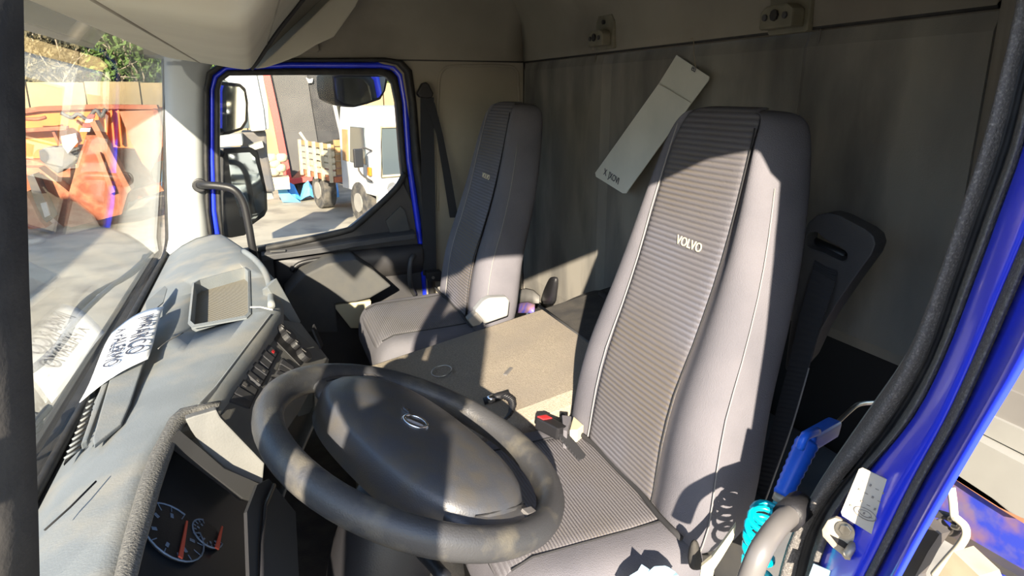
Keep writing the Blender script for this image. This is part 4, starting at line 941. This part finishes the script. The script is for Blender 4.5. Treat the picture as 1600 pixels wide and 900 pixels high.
slab('end_plate', [(186, 174), (240, 172), (258, 215), (250, 240), (236, 268), (222, 255), (205, 222)], 13.9, .25, 'pinkrust', s3)
slab('end_rim', [(238, 170), (246, 172), (262, 225), (255, 232)], 13.7, .4, 'rustred', s3)
slab('front_panel', [(20, 262), (60, 262), (108, 300), (100, 355), (70, 330), (20, 300)], 13.6, .4, 'rustred', s3)
slab('base_beam', [(190, 300), (250, 288), (256, 298), (195, 318)], 13.6, .4, 'rustred', s3)
s4 = thing('hook_hoist', (-3.2, 13.2, GZ), 'dark hoist arm and striped marker between the skips', 'hoist')
slab('arm', [(60, 235), (70, 231), (120, 228), (122, 248), (104, 262), (90, 272), (76, 262), (62, 250)], 13.4, .5, 'darksteel', s4, bevel=.02)
slab('white_cover', [(95, 213), (118, 208), (122, 222), (106, 240), (98, 228)], 13.2, .3, 'whitepaint', s4)
for i in range(4): slab('marker_stripe', [(124 + i * 4, 206 - i * 7), (140 + i * 2, 206 - i * 7), (142 + i * 2, 200 - i * 7), (126 + i * 4, 200 - i * 7)], 13.15, .08, 'signalred' if i % 2 else 'whitepaint', s4)
slab('upright', [(42, 275), (52, 272), (82, 340), (70, 350), (60, 335)], 13.2, .35, 'darksteel', s4)
slab('number_plate', [(63, 318), (72, 316), (78, 336), (70, 340)], 13.12, .05, 'whitepaint', s4)
slab('frame_foot', [(40, 300), (62, 345), (72, 356), (45, 358), (30, 340)], 13.0, .4, 'rustred', s4)

# ---- unseen trailer added ahead of the truck to cast the long yard shadow
tr = thing('shade_trailer', (-6.6, 2, GZ), 'unseen pale box trailer added ahead to shade the yard', 'trailer')
box('box_body', (-6.6, 1.6, GZ + 1.95), (2.5, 11.5, 2.2), 'whitepaint', tr, bevel=.03)
box('chassis', (-6.6, 1.6, GZ + .72), (1.0, 11.0, .24), 'darksteel', tr)
for yy in (-2.8, -1.6, 5.5):
    for xx in (-7.6, -5.65):
        prism('wheel', disc((xx, yy, GZ + .5), (1, 0, 0), .5, 24), (.26, 0, 0), 'tyre', tr, bevel=.02)

# ---- grey tipper with red post
tp = thing('grey_tipper', (1.0, 16.3, GZ), 'dark grey raised tipper body with a red corner post', 'tipper')
slab('red_post', [(405, 90), (416, 90), (436, 180), (457, 284), (446, 287), (428, 195)], 16.1, .5, 'signalred', tp)
slab('grey_panel', [(416, 90), (476, 90), (486, 160), (497, 226), (486, 250), (460, 276), (456, 278), (436, 180)], 16.25, 1.6, 'tarp', tp)
slab('black_panel', [(476, 90), (516, 90), (524, 160), (531, 216), (497, 226), (486, 160)], 16.3, 1.6, 'tarpblack', tp)
slab('paint_patch', [(478, 121), (484, 124), (489, 122), (488, 129), (482, 130)], 16.2, .05, 'whitepaint', tp)
slab('cross_beam', [(446, 282), (512, 270), (514, 277), (448, 290)], 15.9, .4, 'signalred', tp)
slab('pinkish_ramp', [(456, 280), (486, 252), (512, 268), (505, 274)], 16.0, .5, 'pinkrust', tp)
slab('chassis', [(448, 290), (512, 279), (515, 300), (450, 302)], 16.3, 1.0, 'tarpblack', tp)
slab('wheel_block', [(466, 290), (480, 289), (480, 312), (466, 312)], 16.0, .4, 'tyre', tp)
tube('white_mast', [px(514, 100, Y=15.9), px(522, 160, Y=15.9), px(534, 215, Y=15.9)], .045, 'whitepaint', tp, n=8)
bt = thing('blue_tarpaulin', (.8, 15.4, GZ), 'crumpled blue tarpaulin on the ground under the tipper', 'tarpaulin')
rnd = random.Random(5); rows = []
for i in range(12):
    rows.append([Vector((.45 + i * .1, 15.25 + j * .1, GZ + .02 + .36 * abs(math.sin(i * .9 + .4)) * math.sin(math.pi * (j + .3) / 5.6) + rnd.uniform(0, .05))) for j in range(6)])
MB().sheet(rows).build('sheet', 'tarpblue', bt, solid=.01)
slab('folded_edge', [(430, 282), (440, 278), (450, 300), (470, 316), (442, 316), (436, 305)], 15.2, .3, 'tarpblue', bt)
bw_ = thing('burlap_sacks', (.5, 15.0, GZ), 'pale sacks piled beside the red post', 'sacks')
for i, (u, v) in enumerate(((430, 255), (438, 262), (428, 268), (440, 246), (424, 246))):
    c = px(u, v, Y=15.0)
    MB().loft([[c + Vector((.12 * math.cos(q) * f, .12 * math.sin(q) * f, h)) for q in [2 * math.pi * j / 10 for j in range(10)]] for h, f in ((-.09, .6), (-.05, 1), (.04, 1), (.08, .6))]).build('sack', 'paletimber', bw_, smooth=True)
box('pallet', px(432, 285, Y=15.1), (.5, .4, .25), 'paletimber', bw_)

# ---- white flatbed lorry
wl0 = Vector((1.80, 11.6, GZ)); bb = Vector((-.267, .963, 0)); cc_ = Vector((.963, .267, 0)); UZ = Vector((0, 0, 1))
wt = thing('white_lorry', wl0 + bb * .7 + cc_, 'old white flatbed lorry facing the truck', 'lorry')
def wp_(a, b, z): return wl0 + cc_ * a + bb * b + UZ * z        # a across the front, b backwards, z above ground
rgs = []
for z, i0, i1 in ((.55, .0, .0), (1.0, -.01, 0), (1.55, .0, 0), (1.72, .03, .02), (1.98, .14, .05), (2.0, .22, .12)):
    rgs.append([wp_(i1, i0, z), wp_(2.0 - i1, i0, z), wp_(2.0 - i1, 1.5, z), wp_(i1, 1.5, z)])
MB().loft(rgs).build('cab', 'whitepaint', wt, bevel=.05, seg=3)
def face(name, pts, n, th, m, par): return prism(name, pts, n * th, m, par, bevel=.01)
face('windscreen', [wp_(.10, -.03, .90), wp_(1.9, -.03, .90), wp_(1.86, .0, 1.66), wp_(.14, .0, 1.66)], bb, .05, 'truckglass', wt)
tube('windscreen_gasket', [wp_(.08, -.035, .88), wp_(1.92, -.035, .88), wp_(1.88, -.01, 1.68), wp_(.12, -.01, 1.68)], .025, 'paletimber', wt, n=6, closed=True)
face('side_window', [wp_(-.02, .35, 1.05), wp_(-.02, 1.05, 1.05), wp_(-.005, .98, 1.66), wp_(-.005, .40, 1.66)], cc_, .04, 'truckglass', wt)
face('rear_quarter_window', [wp_(-.02, 1.12, 1.05), wp_(-.02, 1.38, 1.05), wp_(-.005, 1.36, 1.6), wp_(-.005, 1.10, 1.6)], cc_, .04, 'timber', wt)
face('door_line', [wp_(-.015, .30, .60), wp_(-.015, .33, .60), wp_(-.01, .36, 1.7), wp_(-.01, .33, 1.7)], cc_, .02, 'panelgrey', wt)
box('bumper', wp_(1.0, -.05, .48), (2.04, .14, .22), 'panelgrey', wt, (cc_, bb, UZ), bevel=.02)
box('grille', wp_(1.0, -.03, .72), (1.2, .05, .16), 'darksteel', wt, (cc_, bb, UZ))
prism('headlamp', disc(wp_(.25, -.03, .68), bb, .1, 16), bb * -.04, 'chrome', wt)
box('indicator', wp_(-.03, .2, .95), (.04, .1, .14), 'orange', wt, (cc_, bb, UZ), bevel=.01)
mr_ = tube('mirror_arm', spline([wp_(-.02, .1, 1.3), wp_(-.25, .02, 1.35), wp_(-.3, .0, 1.0), wp_(-.05, .08, .8)], 4), .015, 'darksteel', wt, n=6)
box('mirror', wp_(-.3, 0, 1.2), (.16, .05, .3), 'blackplastic', mr_, (cc_, bb, UZ), bevel=.02)
for a in (-.02, 1.75):
    for b in (.75, 2.75):
        w0 = prism('wheel', disc(wp_(a, b, .36), cc_, .36, 24), cc_ * .25, 'tyre', wt, bevel=.02)
        prism('wheel_hub', disc(wp_(a - .02, b, .36), cc_, .17, 16), cc_ * .05, 'panelbrown', w0)
box('chassis', wp_(1.0, 2.1, .50), (.9, 2.5, .16), 'darksteel', wt, (cc_, bb, UZ))
box('bed_floor', wp_(1.0, 2.45, .68), (2.2, 1.7, .10), 'rustred', wt, (cc_, bb, UZ))
for i in range(5): box('side_board', wp_(-.1, 2.45, .79 + i * .12), (.05, 1.7, .085), 'paletimber' if i < 4 else 'timber', wt, (cc_, bb, UZ))
for i in range(5): box('stake', wp_(-.15, 1.65 + i * .40, .98), (.05, .06, .70), 'paletimber', wt, (cc_, bb, UZ))
for i in range(5): box('headboard_plank', wp_(1.0, 1.66, .82 + i * .13), (2.1, .06, .11), 'timber', wt, (cc_, bb, UZ))
for i in range(12):
    a_ = rnd.uniform(.1, 1.8); b_ = rnd.uniform(2.0, 3.3)
    tube('scrap_stick', [wp_(a_, b_, 1.0), wp_(a_ + rnd.uniform(-.4, .4), b_ + rnd.uniform(-.3, .3), 1.42 + rnd.uniform(-.1, .15))], .03, 'paletimber', wt, n=5)
# ---- white lorry front at the left of the far window
wc = thing('white_cab_corner', (-.4, 9.3, GZ), 'white lorry corner seen behind the far mirrors', 'lorry')
slab('pillar', [(340, 90), (396, 90), (412, 170), (416, 204), (392, 206), (384, 150), (345, 120)], 9.2, .6, 'whitepaint', wc, bevel=.03)
slab('grey_edge', [(396, 90), (406, 90), (418, 160), (420, 200), (414, 204), (410, 160)], 9.25, .4, 'panelgrey', wc)
slab('side_glass', [(330, 122), (384, 132), (390, 200), (330, 205)], 9.3, .1, 'truckglass', wc)
slab('bumper', [(330, 214), (378, 209), (380, 228), (330, 232)], 8.9, .5, 'panelgrey', wc, bevel=.03)
slab('engine_block', [(376, 206), (416, 206), (418, 240), (430, 300), (405, 300), (376, 240)], 9.4, .5, 'darksteel', wc, bevel=.03)
slab('yellow_panel', [(388, 228), (410, 222), (412, 230), (392, 236)], 9.1, .3, 'cream', wc)
slab('lower_body', [(330, 232), (400, 236), (428, 310), (330, 330)], 9.5, .5, 'panelbrown', wc)

# ---- far door mirrors
def mirror(name, label, outline, inset, Y, arm):
    t = thing(name, px(*outline[0], Y=Y), label, 'mirror', 'exterior mirrors on the far door')
    P_ = [px(u, v, Y=Y) for u, v in outline]
    c = sum(P_, Vector()) / len(P_); nrm = Vector((.55, -.83, 0)).normalized()
    MB().loft([P_, [c + (p - c) * 1.0 + Vector((-.03, .02, 0)) for p in P_], [c + (p - c) * .75 + Vector((-.08, .06, 0)) for p in P_]]).build('housing', 'blackplastic', t, smooth=False, bevel=.006)
    G_ = [px(u, v, Y=Y - .004) for u, v in inset]
    prism('mirror_glass', G_, (.0, .003, 0), 'mirrorglass', t)
    tube('bracket', spline(arm, 4), .012, 'blackplastic', t)
    return t
mirror('door_mirror', 'large lower exterior mirror with black housing outside the far window', [(338, 232), (392, 229), (404, 236), (418, 300), (419, 328), (414, 338), (392, 354), (384, 368), (362, 372), (338, 366)], [(356, 240), (390, 238), (398, 246), (413, 300), (414, 326), (396, 345), (376, 340), (362, 290)], 2.82, [px(345, 240, Y=2.82), (-.16, 2.70, 1.12), (-.21, 2.485, 1.12)])
mirror('wide_angle_mirror', 'upper exterior mirror with rounded corners outside the far window', [(338, 126), (376, 130), (385, 138), (389, 160), (388, 190), (380, 203), (360, 210), (338, 213)], [(344, 133), (374, 136), (381, 143), (384, 162), (383, 188), (376, 199), (358, 205), (344, 207)], 2.80, [px(345, 205, Y=2.80), (-.16, 2.68, 1.16), (-.21, 2.485, 1.14)])
mirror('kerb_mirror', 'wide kerb mirror hanging at the top of the far window', [(519, 110), (606, 110), (607, 122), (603, 142), (595, 156), (575, 163), (555, 168), (535, 165), (524, 158), (520, 140)], [(522, 120), (603, 120), (599, 142), (592, 152), (574, 159), (555, 164), (537, 161), (527, 155), (524, 140)], 2.74, [px(562, 112, Y=2.74), (.40, 2.66, 1.44), (.40, 2.475, 1.47)])

# ---- behind the cab on the near side: flatbed headboard, blue cross beam, rope, hook
hb = thing('flatbed_body', (1.5, 1.0, .3), 'pale boarded front of the flatbed behind the cab', 'flatbed')
def hx(pts, X, dep, name, m, par, **k): return prism(name, [px(u, v, X=X) for u, v in pts], (dep, 0, 0), m, par, **k)
hx([(1440, 548), (1800, 700), (1800, 640), (1440, 490)], 1.45, .04, 'board', 'panelbrown', hb)
hx([(1440, 600), (1800, 762), (1800, 704), (1440, 551)], 1.44, .04, 'board', 'panelbrown', hb)
hx([(1380, 600), (1800, 810), (1800, 766), (1380, 572)], 1.43, .04, 'board', 'panelgrey', hb)
hx([(1380, 606), (1446, 645), (1600, 726), (1800, 830), (1800, 900), (1590, 806), (1562, 793), (1400, 690), (1380, 680)], 1.40, .05, 'lower_board', 'panelgrey', hb)
cbm = thing('blue_cross_beam', (1.4, 1.0, .2), 'scuffed blue cross beam with rusty edge behind the cab', 'beam')
hx([(1380, 640), (1480, 705), (1600, 780), (1800, 900), (1800, 1080), (1600, 930), (1400, 770)], 1.42, .10, 'web', 'bluedirty', cbm)
hx([(1380, 668), (1420, 692), (1550, 778), (1600, 812), (1600, 818), (1548, 786), (1418, 700), (1380, 677)], 1.40, .02, 'rusty_edge', 'pinkrust', cbm)
hx([(1420, 800), (1500, 846), (1600, 905), (1600, 916), (1500, 858), (1420, 812)], 1.39, .03, 'lower_flange', 'darksteel', cbm)
hx([(1380, 830), (1440, 812), (1468, 835), (1450, 862), (1430, 900), (1440, 960), (1380, 960)], 1.2, .03, 'bracket', 'darksteel', cbm)
tb = thing('tan_block', px(1500, 885, X=1.15), 'tan wooden block behind the blue jamb at the bottom right', 'block')
hx([(1490, 862), (1530, 900), (1545, 940), (1440, 940), (1462, 905)], 1.12, .05, 'wood', 'paletimber', tb)
rp = thing('rope', px(1500, 820, X=1.3), 'pale rope looped over a hook behind the cab', 'rope')
tube('strand', spline([px(u, v, X=1.3) for u, v in ((1486, 762), (1489, 785), (1491, 806), (1497, 812), (1507, 822), (1509, 836), (1500, 852), (1484, 870), (1470, 886), (1460, 898))], 6), .0085, 'rope', rp)
hk = thing('black_hook', px(1480, 812, X=1.3), 'black steel hook holding the rope', 'hook')
tube('hook', spline([px(u, v, X=1.31) for u, v in ((1462, 802), (1478, 806), (1492, 814), (1496, 826), (1486, 832), (1476, 824), (1466, 812))], 4), .009, 'darksteel', hk)
tube('shackle', spline([px(u, v, X=1.30) for u, v in ((1484, 812), (1492, 808), (1500, 814), (1498, 824), (1488, 822))], 4), .006, 'metal', hk)

# ---- near-side exterior mirrors beside the open door
nm = thing('near_mirrors', (-.19, .2, .95), 'black mirror pair on the near front pillar outside the open door', 'mirror')
def mring(x, f, z0, z1):
    yc, zc = -.01, (z0 + z1) / 2; hy, hz = .11 * f, (z1 - z0) / 2 * f
    return [Vector((x, yc + hy * a, zc + hz * b)) for a, b in ((-1, -.85), (-.85, -1), (.85, -1), (1, -.85), (1, .85), (.85, 1), (-.85, 1), (-1, .85))]
for z0, z1 in ((.78, 1.225), (1.24, 1.43)):
    MB().loft([mring(-.24, .7, z0, z1), mring(-.21, .95, z0, z1), mring(-.145, 1.0, z0, z1)]).build('housing', 'blackplastic', nm, bevel=.004)
    prism('mirror_glass', mring(-.144, .93, z0, z1), (.003, 0, 0), 'mirrorglass', nm)
for z in (.86, 1.17): tube('arm', spline([(-.19, .08, z), (-.19, .22, z + .01), (-.165, .36, z + .01), (-.16, .40, z)], 4), .012, 'blackplastic', nm)
